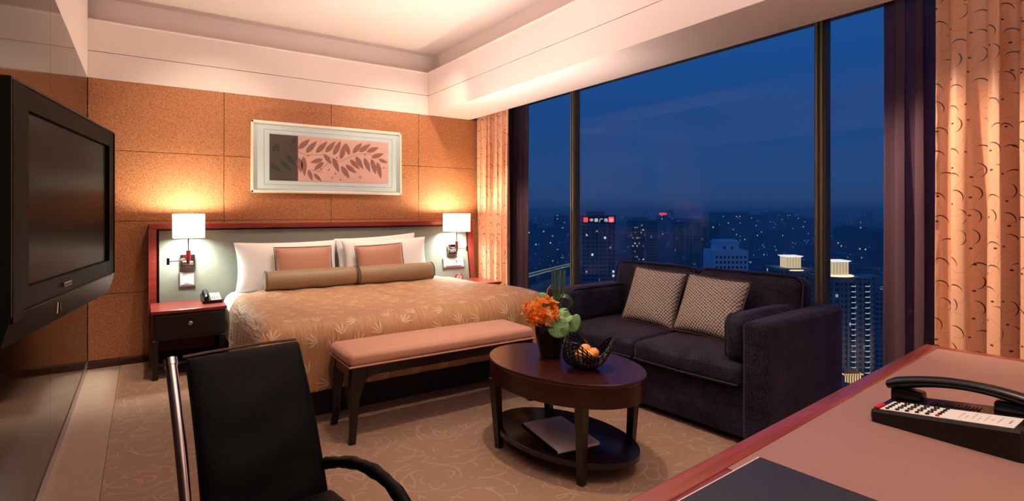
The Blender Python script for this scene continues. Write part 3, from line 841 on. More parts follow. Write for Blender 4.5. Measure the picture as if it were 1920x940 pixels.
for sx_ in (-1, 1):
    x = sx_ * (bw - .018)
    G().poly(arch(bd - .02, .424, .29, .368), 'x', x - .012, x + .012).obj('apron', 'blackwood', be, smooth=False)
def cab_leg(sx_, sy):
    b = bmesh.new(); rings = []
    prof = [(.424, .056, .004), (.38, .056, .008), (.335, .050, .014), (.29, .040, .012), (.24, .029, .005), (.17, .022, -.004), (.09, .019, -.004), (.03, .018, .002), (0, .019, .008)]
    for z, h, out in prof:
        cx, cy = sx_ * (bw - h + out - .006), sy * (bd - h + out - .006)
        e = h * .75
        ring = []
        for (a, c) in ((-1, -.75), (-.75, -1), (.75, -1), (1, -.75), (1, .75), (.75, 1), (-.75, 1), (-1, .75)):
            ring.append(b.verts.new((cx + a * h, cy + c * h, z)))
        rings.append(ring)
    for A, B in zip(rings, rings[1:]):
        for k in range(8): b.faces.new((A[k], B[k], B[(k + 1) % 8], A[(k + 1) % 8]))
    b.faces.new(rings[0]); b.faces.new(list(reversed(rings[-1])))
    bmesh.ops.recalc_face_normals(b, faces=b.faces)
    return G()._in(b)
for a in (-1, 1):
    for c in (-1, 1): cab_leg(a, c).obj('leg', 'blackwood', be, angle=35)

# ================================================================== SOFA
so_ = thing('sofa', 'dark blue velvet two seat sofa with square arms under the window', 'sofa', (2.687, 1.56, 0), math.radians(3.5))
SL, SD = 1.77, .97
VE = 'velvet'
G().box(.035, SD - .02, .06, SL - .06, .045, .33, .012).obj('base', VE, so_)
G().soft(.80, SD, .0, SL, .045, .70, .035, (.008, 0, 0)).obj('back', VE, so_)
for v0, v1 in ((0, .145), (SL - .145, SL)):
    G().soft(0, SD - .002, v0, v1, .045, .695, .03, (.004, .004, .006), m=8).obj('arm', VE, so_)
for v0, v1 in ((.15, .882), (.888, SL - .15)):
    G().soft(-.012, .80, v0, v1, .325, .452, .035, (.012, .0, .022), m=8).obj('seat_cushion', VE, so_)
    G().tube([(-.014, v0 + .01, .345), (-.024, (v0 + v1) / 2, .343), (-.014, v1 - .01, .345)], .005, 6).obj('piping', 'piping_dark', so_)
T = Matrix.Translation((.62, 0, .44)) @ Matrix.Rotation(math.radians(10), 4, 'Y')
for v0, v1 in ((.125, .878), (.892, SL - .125)):
    c_ = G().soft(0, .19, v0, v1, 0, .455, .07, (.03, .0, .012), m=8, mtx=T).obj('back_cushion', VE, so_)
    pts = []
    h0, h1, rr = v0 + .004, v1 - .004, .07
    for (cy, cz, a0) in ((h1 - rr, rr, -90), (h1 - rr, .455 - rr, 0), (h0 + rr, .455 - rr, 90), (h0 + rr, rr, 180)):
        for k in range(6):
            a = math.radians(a0 + 18 * k); pts.append(T @ Vector((.018, cy + rr * math.cos(a), cz + rr * math.sin(a))))
    G().tube(pts, .006, 6, closed=True).obj('piping', 'piping_dark', c_)
for v0, v1 in ((.15, .27), (SL - .27, SL - .15)):
    c_ = G().soft(.03, .66, v0, v1, .46, .712, .045, (.012, .016, .008), m=6).obj('arm_cushion', VE, so_)
    vv = v1 - .012 if v0 < .5 else v0 + .012
    pts = []
    for (cu, cz, a0) in ((.03 + .06, .46 + .06, 180), (.66 - .06, .46 + .06, 270), (.66 - .06, .712 - .06, 0), (.03 + .06, .712 - .06, 90)):
        for k in range(6):
            a = math.radians(a0 + 18 * k); pts.append((cu + .056 * math.cos(a), vv, cz + .056 * math.sin(a)))
    G().tube(pts, .005, 6, closed=True).obj('piping', 'piping_dark', c_)
for u in (.09, SD - .09):
    for v in (.09, SL - .09):
        G().box(u - .025, u + .025, v - .025, v + .025, 0, .05).obj('foot', 'blackwood', so_, smooth=False)
# throw pillows: width along the sofa's length, facing the room (-x)
def sofa_pt(u, v, z):
    a = math.radians(3.5); return (2.687 + u * math.cos(a) - v * math.sin(a), 1.56 + u * math.sin(a) + v * math.cos(a), z)
gp = 'patterned throw pillows on the sofa'
pillow('throw_pillow', .43, .43, .13, 'net', sofa_pt(.49, 1.10, .665), (-.42, .06, -PI / 2 + .20), 'grey beige net patterned throw pillow on the left seat of the sofa', gp, 'seam', .05)
pillow('throw_pillow', .45, .42, .13, 'net', sofa_pt(.47, .62, .66), (-.45, .05, -PI / 2 + .12), 'grey beige net patterned throw pillow on the right seat beside the sofa arm', gp, 'seam', .05)

# ================================================================== COFFEE TABLE
ct = thing('coffee_table', 'oval dark mahogany coffee table with lower shelf in front of the sofa', 'coffee table', (1.857, 2.225, 0), math.radians(100))
def oval(a, b, prof, seg=72):
    return G().lathe([(r_, z) for r_, z in prof], seg=seg, sx=a, sy=b)
oval(.472, .323, [(.97, .47), (.992, .471), (1, .476), (1, .486), (.992, .490), (.97, .490)]).obj('top', 'wood', ct)
oval(.468, .319, [(.985, .372), (1, .375), (1, .472), (.985, .473)]).obj('apron', 'wood', ct)
oval(.443, .275, [(.985, .078), (1, .081), (1, .107), (.985, .110)]).obj('shelf', 'blackwood', ct)
for sa in (-1, 1):
    for sb in (-1, 1):
        x0, y0, x1, y1 = sa * .285, sb * .203, sa * .30, sb * .222
        b = bmesh.new(); rings = []
        for z, t_, h in ((0, 0, .017), (.2, .55, .0205), (.38, 1, .024)):
            cx, cy = x0 + (x1 - x0) * t_, y0 + (y1 - y0) * t_
            rings.append([b.verts.new((cx + a * h, cy + c * h, z)) for a, c in ((-1, -1), (1, -1), (1, 1), (-1, 1))])
        for A, B in zip(rings, rings[1:]):
            for k in range(4): b.faces.new((A[k], A[(k + 1) % 4], B[(k + 1) % 4], B[k]))
        b.faces.new(list(reversed(rings[0]))); b.faces.new(rings[-1])
        G()._in(b).obj('leg', 'blackwood', ct, smooth=False)
# magazine folder on the shelf
mg = thing('magazine', 'large grey covered magazine lying on the lower shelf of the oval table', 'magazine', (1.812, 2.20, .110), math.radians(-9.5))
G().box(-.122, .122, -.193, .193, .002, .014, .002, 1).obj('pages', 'paper', mg, smooth=False)
G().box(-.126, .124, -.195, .195, .014, .0165, .001, 1).obj('cover', 'paper_grey', mg, smooth=False)
G().box(-.126, .124, -.195, .195, 0, .002, .0005, 1).obj('back_cover', 'black', mg, smooth=False)
G().box(-.130, -.122, -.195, .195, 0, .0165, .002, 1).obj('spine', 'black', mg, smooth=False)

# vase with flowers
TZ = .490
va = thing('vase', 'black tapered glazed vase on the oval table behind the fruit bowl', 'vase', (1.857, 2.34, TZ))
G().lathe([(.001, 0), (.052, 0), (.058, .004), (.066, .05), (.078, .11), (.088, .165), (.090, .178), (.086, .180), (.080, .165), (.070, .10), (.02, .02), (.001, .02)], seg=40, cap=False).obj('body', 'vase', va, angle=60)
fa = thing('flower_arrangement', 'orange orchids with green leaves and tall reeds in the black vase', 'flowers', (1.857, 2.34, TZ + .15))
rnd = random.Random(5)
def blossom():
    g = G()
    for k in range(5):
        a = k * 2 * PI / 5
        def f(u, v, a=a):
            s = u; w = .0085 * math.sin(PI * (.12 + .86 * s)); q = (v - .5) * 2
            r = .003 + .021 * s; z = .012 * s * s + .004 * q * q * 0 + .002
            x, y = r, q * w
            return (x * math.cos(a) - y * math.sin(a), x * math.sin(a) + y * math.cos(a), z * (1 if k % 2 else .5) + .003 * abs(q))
        g.grid(f, 4, 2)
    g.sphere((0, 0, .006), .005, 6)
    return g
bl = blossom().obj('blossom', 'petal', fa)
bl2 = blossom().obj('blossom', 'petal_light', fa)
LFT = Vector((-.825, .565, 0)); FWD = Vector((.565, .825, 0))
cands = []
for i in range(85):
    q = Vector((rnd.gauss(0, 1), rnd.gauss(0, 1), rnd.gauss(0, 1))).normalized()
    if q.z < -.55: continue
    c = LFT * .030 + Vector((0, 0, .095)) - FWD * .02
    rad = rnd.uniform(.8, 1.0)
    pos = c + Vector((q.x * .088, q.y * .088, q.z * .078)) * rad + LFT * (.03 * rnd.random())
    cands.append((pos, q))
for i, (pos, q) in enumerate(cands):
    src = bl if rnd.random() < .62 else bl2
    o = src if i in (0,) else (bl2 if i == 1 else src.copy())
    if o.name not in COL.objects: COL.objects.link(o)
    o.parent = fa
    o.rotation_euler = (q + Vector((rnd.uniform(-.4, .4), rnd.uniform(-.4, .4), rnd.uniform(-.2, .4)))).to_track_quat('Z', 'Y').to_euler()
    o.location = pos; s = rnd.uniform(1.05, 1.45); o.scale = (s, s, s)
def heart(r, name, c, n, roll, mat='green'):
    """round lobed leaf: centre c, facing n"""
    q = Vector(n).normalized().to_track_quat('Z', 'Y').to_matrix().to_4x4()
    Tm = Matrix.Translation(c) @ q @ Matrix.Rotation(roll, 4, 'Z')
    def f(u, v):
        a = 2 * PI * v; da = min(a, 2 * PI - a)
        rr = r * (1 - .62 * math.exp(-(da / .38) ** 2) + .06 * math.cos(a)) * u
        x, y = rr * math.cos(a), rr * math.sin(a) * .95
        return (x, y, -.9 / r * .12 * (rr ** 2) + .30 * abs(y) * .5 + .0012 * u * math.sin(5 * a))
    o = G().grid(f, 6, 28, mtx=Tm).obj(name, mat, fa, angle=180)
    bmesh.ops
    so = o.modifiers.new('solidify', 'SOLIDIFY'); so.thickness = .0012
    g = G()
    for k in range(7):
        a = PI + (k - 3) * .42; pts = []
        for s in range(5):
            u = .05 + .9 * s / 4; x, y, z = f(u, a / (2 * PI)); pts.append(Tm @ Vector((x, y, z + .0012)))
        g.tube(pts, .0011, 5)
    g.obj('leaf_vein', 'vein', o)
toc = -FWD
R3 = Vector((.825, -.565, 0))
def fp(r, z, d): return R3 * r + Vector((0, 0, z)) - FWD * d
heart(.062, 'leaf', fp(.040, .028, .085), toc + Vector((0, 0, .25)), 2.0)
heart(.068, 'leaf', fp(.105, .050, .055), toc + R3 * .35 + Vector((0, 0, .15)), 1.2)
heart(.050, 'leaf', fp(.075, .085, .05), toc + Vector((0, 0, .9)), .5)
heart(.045, 'leaf', fp(-.040, .160, .0), toc + Vector((0, 0, .4)), 2.6)
heart(.035, 'leaf', fp(.075, .000, .08), toc + R3 * .3 + Vector((0, 0, -.3)), .1)
# looped dark leaf
pts = [fp(.02, .06, -.01)]
for k in range(13):
    a = math.radians(200 - 24 * k); pts.append(fp(.075 + .045 * math.cos(a), .145 + .042 * math.sin(a), -.01 + .003 * k))
G().tube(pts, .003, 6, rz=.016).obj('leaf', 'green_dark', fa)
for k in range(8):
    x = -.002 + .0085 * k; d = rnd.uniform(-.02, .012)
    G().tube([fp(.028 + x * .25, .03, d), fp(.022 + x, .20, d), fp(.015 + x * 1.25, .335 - rnd.random() * .01, d)], .0032, 6).obj('reed', 'reed', fa)
G().tube([fp(-.02, .17, -.01), fp(-.012, .22, -.01), fp(.008, .245, -.01)], .0016, 5).obj('tendril', 'petal_light', fa)

# woven bowl with fruit
bo = thing('woven_bowl', 'black glossy woven bowl with a wavy rim on the oval table', 'bowl', (1.87, 2.066, TZ))
def bf(u, v):
    a = 2 * PI * u; w = 1 + .13 * math.cos(3 * a + 2.3) * v
    h = .112 + .04 * math.cos(3 * a + 2.0)
    r = (.035 + .088 * math.sin(min(1, v * 1.05) * PI / 2) ** .8) * w
    return (r * math.cos(a), r * math.sin(a), .006 + h * v ** 1.35)
g = G()
gg = g.grid(bf, 34, 9)
bmesh.ops.remove_doubles(g.bm, verts=g.bm.verts, dist=.0006)
o = g.obj('weave', 'weave', bo, smooth=False)
wf = o.modifiers.new('wire', 'WIREFRAME'); wf.thickness = .0115; wf.use_even_offset = False
G().lathe([(.001, .0), (.036, 0), (.038, .006), (.001, .007)], seg=24, cap=False).obj('base', 'weave', bo)
gp = 'small oranges in the woven bowl'
for (x, y, z, lb) in ((-.024, -.024, .062, 'small orange in the woven bowl, leftmost of the four'), (.004, .020, .078, 'small orange in the woven bowl, rearmost and highest of the four'),
                      (.018, -.034, .060, 'small orange in the woven bowl, frontmost of the four'), (.044, .003, .062, 'small orange in the woven bowl, rightmost of the four')):
    p = Vector((1.87, 2.066, TZ))
    # x to the picture's right, y away
    q = p + R3 * x + FWD * y + Vector((0, 0, z + .012))
    t = thing('orange', lb, 'fruit', q, 0, gp)
    G().sphere((0, 0, 0), .030, 20, .92).obj('peel', 'orange', t)
    G().lathe([(.001, 0), (.0035, 0), (.0025, .002), (.001, .002)], (0, 0, .0268), 8, cap=False).obj('stalk', 'green_dark', t)

# ================================================================== TELEVISION
tv = thing('television', 'large black flat screen television swung out from the left wall', 'television', (-.274, 1.805, .955), math.atan2(.987, .158))
# local x along its width away from the camera, local -y out into the room
W_, H_ = 1.058, .668
def ring(x0, x1, z0, z1, a0, a1, b0, b1, y0, y1):
    g = G()
    g.box(x0, x1, y0, y1, z0, b0); g.box(x0, x1, y0, y1, b1, z1); g.box(x0, a0, y0, y1, b0, b1); g.box(a1, x1, y0, y1, b0, b1)
    return g
b0_, b1_ = .075, H_
ring(0, W_, b0_, b1_, .118, .985, .135, .608, 0, .018).obj('bezel', 'tvblack', tv, smooth=False)
G().box(0, .075, -.004, .016, b0_ - .02, b1_, .003).obj('speaker_panel', 'tvblack', tv, smooth=False)
ring(-.006, W_ + .004, b0_ - .002, b1_ + .006, .0, W_, b0_, b1_, -.003, .024).obj('rim', 'tvrim', tv, smooth=False)
G().box(.112, .99, .010, .016, .13, .612).obj('screen', 'screen', tv, smooth=False)
G().box(.10, .96, .022, .080, .08, .60, .02).obj('housing', 'black_matt', tv)
G().poly([(-.003, .078), (.022, .078), (.045, .0), (.018, -.004)], 'x', -.004, W_ + .002).obj('chin', 'tvrim', tv, smooth=False)
pl = G().box(.40, .47, -.0045, 0, .098, .112, .0008, 1).obj('name_plate', 'steel', tv, smooth=False)
for k in range(6):
    G().box(.405 + k * .0105, .4115 + k * .0105, -.0053, -.0043, .101, .109).obj('letter_mark', 'black', pl, smooth=False)
em = G()
for s in (-1, 1):
    em.tube([(.365 + s * .012 + s * .004 * math.cos(a * .5), .006 - .004, .040 + .016 * math.sin(a * .5 - 1.5)) for a in range(7)], .0022, 6)
em.obj('emblem', 'chrome', tv)
G().box(.45, .62, .079, .094, .20, .42, .006).obj('wall_bracket', 'black_matt', tv, smooth=False)

# ================================================================== OFFICE CHAIR
ch = thing('office_chair', 'black leather office chair with chrome frame and padded armrests beside the desk', 'chair', (.287, 1.665, 0), math.radians(8.6))
zb, zt = .42, .868
def recl(z): return .235 * (z - zb) / (zt - zb) - .02 * math.sin(PI * max(0, min(1, (z - zb) / (zt - zb))))
def backf(u, v):
    z = zb - .02 + (zt - zb + .005) * v
    hw = .172 - .004 * v
    x = -hw + 2 * hw * u
    a = abs(2 * u - 1)
    puffv = .020 * (1 - a ** 6) * (1 - abs(2 * v - 1) ** 8) ** .5
    crease = .003 * math.sin(v * 19 + 1.2 * math.sin(u * 5)) * (1 - a ** 2)
    return x, z, puffv + crease
g = G()
th = .022
g.grid(lambda u, v: (lambda q: (q[0] + .012, recl(q[1]) - th / 2 - q[2], q[1]))(backf(u, v)), 26, 30)
g.grid(lambda u, v: (lambda q: (q[0] + .012, recl(q[1]) + th / 2 + q[2] * .6, q[1]))(backf(1 - u, v)), 26, 30)
def rim(t_):
    # perimeter band between the two faces
    pass
b = g.bm
# side walls
n_u, n_v = 26, 30
per = [(0, k / n_v) for k in range(n_v)] + [(k / n_u, 1) for k in range(n_u)] + [(1, 1 - k / n_v) for k in range(n_v)] + [(1 - k / n_u, 0) for k in range(n_u)]
A = []; B = []
for (u, v) in per:
    q = backf(u, v); A.append((q[0] + .012, recl(q[1]) - th / 2 - q[2], q[1])); B.append((q[0] + .012, recl(q[1]) + th / 2 + q[2] * .6, q[1]))
bb = bmesh.new(); VA = [bb.verts.new(p) for p in A]; VB = [bb.verts.new(p) for p in B]
for k in range(len(per)): bb.faces.new((VA[k], VB[k], VB[(k + 1) % len(per)], VA[(k + 1) % len(per)]))
g._in(bb)
bmesh.ops.remove_doubles(g.bm, verts=g.bm.verts, dist=.0004); bmesh.ops.recalc_face_normals(g.bm, faces=g.bm.faces)
bk = g.obj('backrest', 'leather', ch, angle=180)
bv = bk.modifiers.new('bev', 'BEVEL'); bv.width = .009; bv.segments = 3; bv.angle_limit = math.radians(50)
G().tube([(-.155 + .335 * k / 12, recl(zt) + .015 + .002 * math.sin(k), zt - .014 + .004 * math.sin(PI * k / 12)) for k in range(13)], .0045, 6).obj('seam', 'seam', bk)
for x in (-.190, .160):
    y_ = .03 if x > 0 else .012
    zc_ = .845 if x < 0 else .80
    fr_ = G().tube([(x, recl(z) + y_, z) for z in [.30, .36] + [zb + (zc_ - zb) * k / 8 for k in range(9)]], .015, 16, rz=.020).obj('frame_tube', 'chrome', ch)
    G().tube([(x, recl(zc_ - .007) + y_, zc_ - .007), (x, recl(zc_ + .011) + y_, zc_ + .011)], .0175, 16, rz=.0225).obj('cap', 'chrome', fr_)
for z in (.40,):
    G().tube([(-.19, recl(z) + .03, z), (.16, recl(z) + .03, z)], .009, 8).obj('cross_bar', 'chrome', ch)
G().soft(-.185, .195, -.47, -.01, .385, .445, .025, (.004, .004, .016)).obj('seat', 'leather', ch)
G().tube([(-.19, 0, .37), (-.19, -.46, .36)], .014, 10).obj('seat_rail', 'chrome', ch)
G().tube([(.2, 0, .37), (.2, -.46, .36)], .014, 10).obj('seat_rail', 'chrome', ch)
def arm_path(s):
    x = .207 if s > 0 else -.207
    return [(x - s * .02, .035, .500), (x, .0, .508), (x + s * .004, -.08, .535), (x + s * .006, -.16, .553), (x + s * .006, -.24, .562), (x + s * .006, -.32, .558), (x + s * .004, -.40, .535), (x + s * .002, -.455, .48), (x, -.47, .40), (x, -.46, .365)]
for s in (-1, 1):
    P_ = arm_path(s)
    G().tube(P_, .007, 8).obj('arm_tube', 'chrome', ch)
    # smooth the pad
    Q = []
    for k in range(7):
        for j in range(4):
            t_ = j / 4; p0, p1, p2, p3 = [Vector(P_[max(0, min(9, k + d))]) for d in (-1, 0, 1, 2)]
            Q.append(.5 * ((2 * p1) + (p2 - p0) * t_ + (2 * p0 - 5 * p1 + 4 * p2 - p3) * t_ ** 2 + (3 * p1 - p0 - 3 * p2 + p3) * t_ ** 3))
    rr = [.0175 + .0012 * math.sin(k * 2.1) + .0015 * math.sin(k * .9) for k in range(len(Q))]
    G().tube(Q, rr, 14).obj('armrest', 'leather', ch, angle=180)
G().lathe([(.03, .09), (.03, .20), (.022, .20), (.022, .37)], (0, -.24, 0), 20).obj('column', 'chrome', ch)
G().box(-.1, .1, -.34, -.14, .35, .385, .008).obj('seat_plate', 'black_matt', ch)
for k in range(5):
    a = 2 * PI * k / 5 + .3; ex, ey = .29 * math.cos(a), -.24 + .29 * math.sin(a)
    lg = G().tube([(0, -.24, .115), (ex * .6, -.24 + (ey + .24) * .6, .10), (ex, ey, .075)], [.022, .018, .014], 10).obj('leg', 'chrome', ch)
    w = G()
    for s in (-1, 1):
        w.lathe([(.010, -.008), (.026, -.008), (.028, 0), (.026, .008), (.010, .008)], mtx=Matrix.Translation((ex + s * .012 * math.sin(a), ey - s * .012 * math.cos(a), .028)) @ Matrix.Rotation(a, 4, 'Z') @ Matrix.Rotation(PI / 2, 4, 'X'), seg=18)
    w.tube([(ex, ey, .028), (ex, ey, .078)], .006, 8)
    w.obj('castor', 'black', lg)

# ================================================================== DESK
DA = math.radians(4.5)
dk = thing('desk', 'mahogany writing desk with rose brown leather inlay in the right foreground', 'desk', (2.69, .875, 0), DA)
# local origin = far right corner at floor level; -x runs to the left end, -y towards the viewer
DL, DW, DH = 2.10, .80, .74
bdr = .052
def dtop(x0, x1, y0, y1):
    return G().box(x0, x1, y0, y1, DH - .035, DH, .006, 3)
dtop(-DL, 0, -bdr, 0).obj('border', 'deskwood', dk)
dtop(-DL, 0, -DW, -DW + bdr).obj('border', 'deskwood', dk)
dtop(-bdr, 0, -DW + bdr + .0004, -bdr - .0004).obj('border', 'deskwood', dk)
dtop(-DL, -1.665, -DW + bdr + .0004, -bdr - .0004).obj('border', 'deskwood', dk)
G().box(-1.664, -bdr - .001, -DW + bdr + .001, -bdr - .001, DH - .03, DH - .0012).obj('leather_inlay', 'inset', dk, smooth=False)
G().box(-DL + .06, -.06, -DW + .06, -.06, DH - .13, DH - .036).obj('apron', 'blackwood', dk, smooth=False)
for x in (-DL + .07, -.07):
    for y in (-DW + .07, -.07):
        G().box(x - .03, x + .03, y - .03, y + .03, 0, DH - .13, .003).obj('leg', 'blackwood', dk, smooth=False)
def desk_pt(x, y): 
    v = Matrix.Rotation(DA, 3, 'Z') @ Vector((x, y, 0)); return (2.69 + v.x, .875 + v.y)
# desk pad
dp = thing('desk_pad', 'blue black leather desk pad with white stitched edge on the desk', 'desk pad', (1.126, .674, DH), math.radians(3.2))
G().box(-.56, 0, -.40, 0, .0, .007, .002, 2).obj('board', 'deskpad', dp)
G().box(-.557, -.003, -.003, -.0005, .0066, .0078).obj('stitching', 'stitch', dp, smooth=False)
G().box(-.0035, -.001, -.397, -.003, .0062, .0074).obj('stitching', 'deskpad', dp, smooth=False)

# ================================================================== TELEPHONES
def phone(loc, rz, label, scale=1):
    """base runs from the low end (local y=0) to the high end (y=-L); keypad strip on the -x side, handset on the +x side"""
    t = thing('telephone', label, 'telephone', loc, rz, 'desk telephones'); t.scale = (scale,) * 3
    L = .30; W = .185
    def top(y): return .030 + (-y) / L * .040
    g = G(); b = bmesh.new()
    # wedge body
    sec = []
    for y in (-.0, -.006, -L + .006, -L):
        e = .006 if y in (-.0, -L) else 0
        sec.append([b.verts.new(p) for p in ((e, y, .0 + (.012 if y == 0 else 0)), (e - .0, y, top(y) - .006 - e), (.006 + e, y, top(y) - e * .5), (W - .006 - e, y, top(y) + .004 - e * .5), (W - e, y, top(y) - .004 - e), (W - e, y, .0 + (.012 if y == 0 else 0)))])
    for A, B in zip(sec, sec[1:]):
        for k in range(6): b.faces.new((A[k], A[(k + 1) % 6], B[(k + 1) % 6], B[k]))
    b.faces.new(sec[0]); b.faces.new(list(reversed(sec[-1])))
    bmesh.ops.recalc_face_normals(b, faces=b.faces)
    g._in(b); g.obj('base', 'black', t, angle=30)
    slope = math.atan(.040 / L)
    # frame on the sloping top: x across, y along, z up
    T = Matrix.Translation((0, 0, .030)) @ Matrix.Rotation(-slope, 4, 'X')
    pl = G().box(.010, .108, -L + .016, -.020, .0, .0022, .0005, 1, mtx=T).obj('face_plate', 'paper', t, smooth=False)
    for c_ in range(6):
        y = -.034 - .0215 * c_
        big = 0 < c_ < 5
        for r_ in range(5 if not big else 4):
            x = (.022 + .0225 * r_) if big else (.020 + .0185 * r_)
            q = .0068 if big and r_ else .0048
            red = (c_ == 5 and r_ == 0)
            kb = G().lathe([(q, .002), (q, .0042), (q * .8, .0054)], (x, y, 0), 12, sx=1.1, sy=.95, mtx=T).obj('button', 'redled' if red else 'black', pl)
            if big and r_: G().box(x - .002, x + .002, y - .0008, y + .0008, .0053, .0057, mtx=T).obj('digit', 'paper', kb, smooth=False)
    g = G()
    for k in range(7):
        y = -.18 - .012 * k
        g.box(.03 + (k % 3) * .006, .085 - (k % 2) * .02, y, y + .0012, .0022, .0024, mtx=T)
    g.box(.04, .07, -.272, -.269, .0022, .0024, mtx=T)
    g.obj('printed_lines', 'ink', pl, smooth=False)
    G().box(.018, .060, -.016, -.003, -.001, .004, .001, 1, mtx=T).obj('message_lamp', 'redled', t, smooth=False)
    g = G()
    for k in range(14): g.box(.116, .145, -.10 - .0075 * k, -.0965 - .0075 * k, .003, .0055, mtx=T)
    g.obj('speaker_grille', 'black', t, smooth=False)
    # handset
    pts = []; ra = []; rb = []
    for k in range(17):
        s = k / 16; y = .008 - s * (L + .03)
        z = .056 + .046 * math.sin(PI * (.06 + .80 * s)) ** .85 + (.012 * s)
        pts.append((.147, y, z))
        e = abs(2 * s - 1)
        ra.append(.021 + .006 * e ** 3 - (.007 if k in (0, 16) else 0)); rb.append(.0135 + .004 * e ** 2 - (.006 if k in (0, 16) else 0))
    hs = G().tube(pts, ra, 14, rz=rb).obj('handset', 'black', t, angle=50)
    for y0, y1, z1 in ((-.002, -.075, .066), (-L + .08, -L + .0, .090)):
        G().box(.124, .171, y1, y0, top(y0) - .004, z1, .008, 2).obj('ear_cup', 'black', hs)
    return t
phone((1.58, .636, DH), math.radians(1), 'large black desk telephone with white keypad plate on the writing desk')
phone((.545, 5.09, .532), math.radians(180), 'small black telephone with white keypad on the left nightstand', .80)

# ================================================================== THE CITY OUTSIDE
GZ = -95.0
def place(px, fd):
    """ground position that lies fd metres out, at the bearing of column px"""
    a = math.atan((px - 960) / 1007) ; d = fd / math.cos(a); b = YAW + a
    return Vector((d * math.sin(b), d * math.cos(b), 0)), b
def uvbox(g, w, d, h, z0=0, cx=0, cy=0):
    b = bmesh.new(); uvl = b.loops.layers.uv.new('UVMap')
    c = [(-w / 2 + cx, -d / 2 + cy), (w / 2 + cx, -d / 2 + cy), (w / 2 + cx, d / 2 + cy), (-w / 2 + cx, d / 2 + cy)]
    off = 0
    for k in range(4):
        p, q = c[k], c[(k + 1) % 4]; L = math.hypot(p[0] - q[0], p[1] - q[1])
        f = b.faces.new([b.verts.new(v) for v in ((p[0], p[1], z0), (q[0], q[1], z0), (q[0], q[1], z0 + h), (p[0], p[1], z0 + h))])
        for lp, uv in zip(f.loops, ((off, 0), (off + L, 0), (off + L, h), (off, h))): lp[uvl].uv = uv
        off += L + 7
    f = b.faces.new([b.verts.new((p[0], p[1], z0 + h)) for p in c])
    for lp in f.loops: lp[uvl].uv = (.01, .01)
    g._in(b); return g
def py_z(py, fd): return EYE + (398 - py) * fd / 1007
M['ground'] = plain('dark_city_ground', (.09, .12, .125), .9, noise=.5, nscale=.01)
M['river'] = plain('river_water', (.03, .06, .09), .25)
M['fac_a'] = facade('dark_tower_facade', (.25, .28, .29), (.05, .065, .085), (.75, .9, 1), 2.6, 3.2, .03, .5)  # wall tone raised to carry part of the haze
M['fac_b'] = facade('lit_tower_facade', (.10, .12, .13), (.03, .04, .055), (.85, .92, 1), 2.3, 3.0, .22, .8)
M['fac_c'] = facade('hazy_block_facade', (.25, .30, .36), (.16, .21, .28), (1, .85, .65), 4, 4, .03, .9)  # haze is mixed into the wall and window colours
M['fac_d'] = facade('distant_block_facade', (.17, .22, .28), (.12, .17, .22), (.9, .92, 1), 5, 5, .04, 1.1)  # far blocks: both facade tones stand in for distance haze
M['fac_w'] = plain('pale_concrete', (.85, .9, .92), .8)
M['fac_g'] = plain('grey_concrete', (.30, .34, .36), .8)
M['dwin'] = plain('dark_window', (.02, .035, .06), .3)
M['lit_w'] = emit('lit_window_cool', (.75, .9, 1), .8)
M['lit_y'] = emit('lit_window_warm', (1, .78, .42), 1.5)
M['red_glow'] = emit('red_sign_light', (1, .05, .06), 1.3)
M['pink_glow'] = emit('pink_sign_light', (1, .45, .5), 1.4)
M['white_glow'] = emit('white_sign_light', (.9, .97, 1), 1.0)
M['crown'] = emit('lit_crown_light', (1, .80, .48), .62)
M['gold_glow'] = emit('golden_roof_light', (1, .62, .22), 1.0)
M['road_glow'] = emit('road_light', (.55, .62, .35), .35)
tag(G().box(-500, 9000, -4500, 9500, GZ - 2, GZ).obj('city_ground', 'ground', smooth=False), 'dark ground of the city spread out far below the window', 'ground')

TW = []
def tower(px0, px1, pytop, fd, depth, mat, label, name='tower_block', pybase=None, parapet=True, turn=0):
    pc = (px0 + px1) / 2; w = (px1 - px0) * fd / 1007
    P, b = place(pc, fd)
    t = thing(name, label, 'building', (P.x + depth / 2 * math.sin(YAW), P.y + depth / 2 * math.cos(YAW), GZ), -YAW + turn)
    h = py_z(pytop, fd) - GZ
    TW.append((P.x, P.y, w * .6 + depth * .5))
    uvbox(G(), w, depth, h).obj('walls', mat, t, smooth=False)
    if parapet:
        G().box(-w * .28, w * .22, -depth * .2, depth * .3, h, h + 3.2).obj('roof_house', 'fac_g', t, smooth=False)
    return t, w, h, -depth / 2
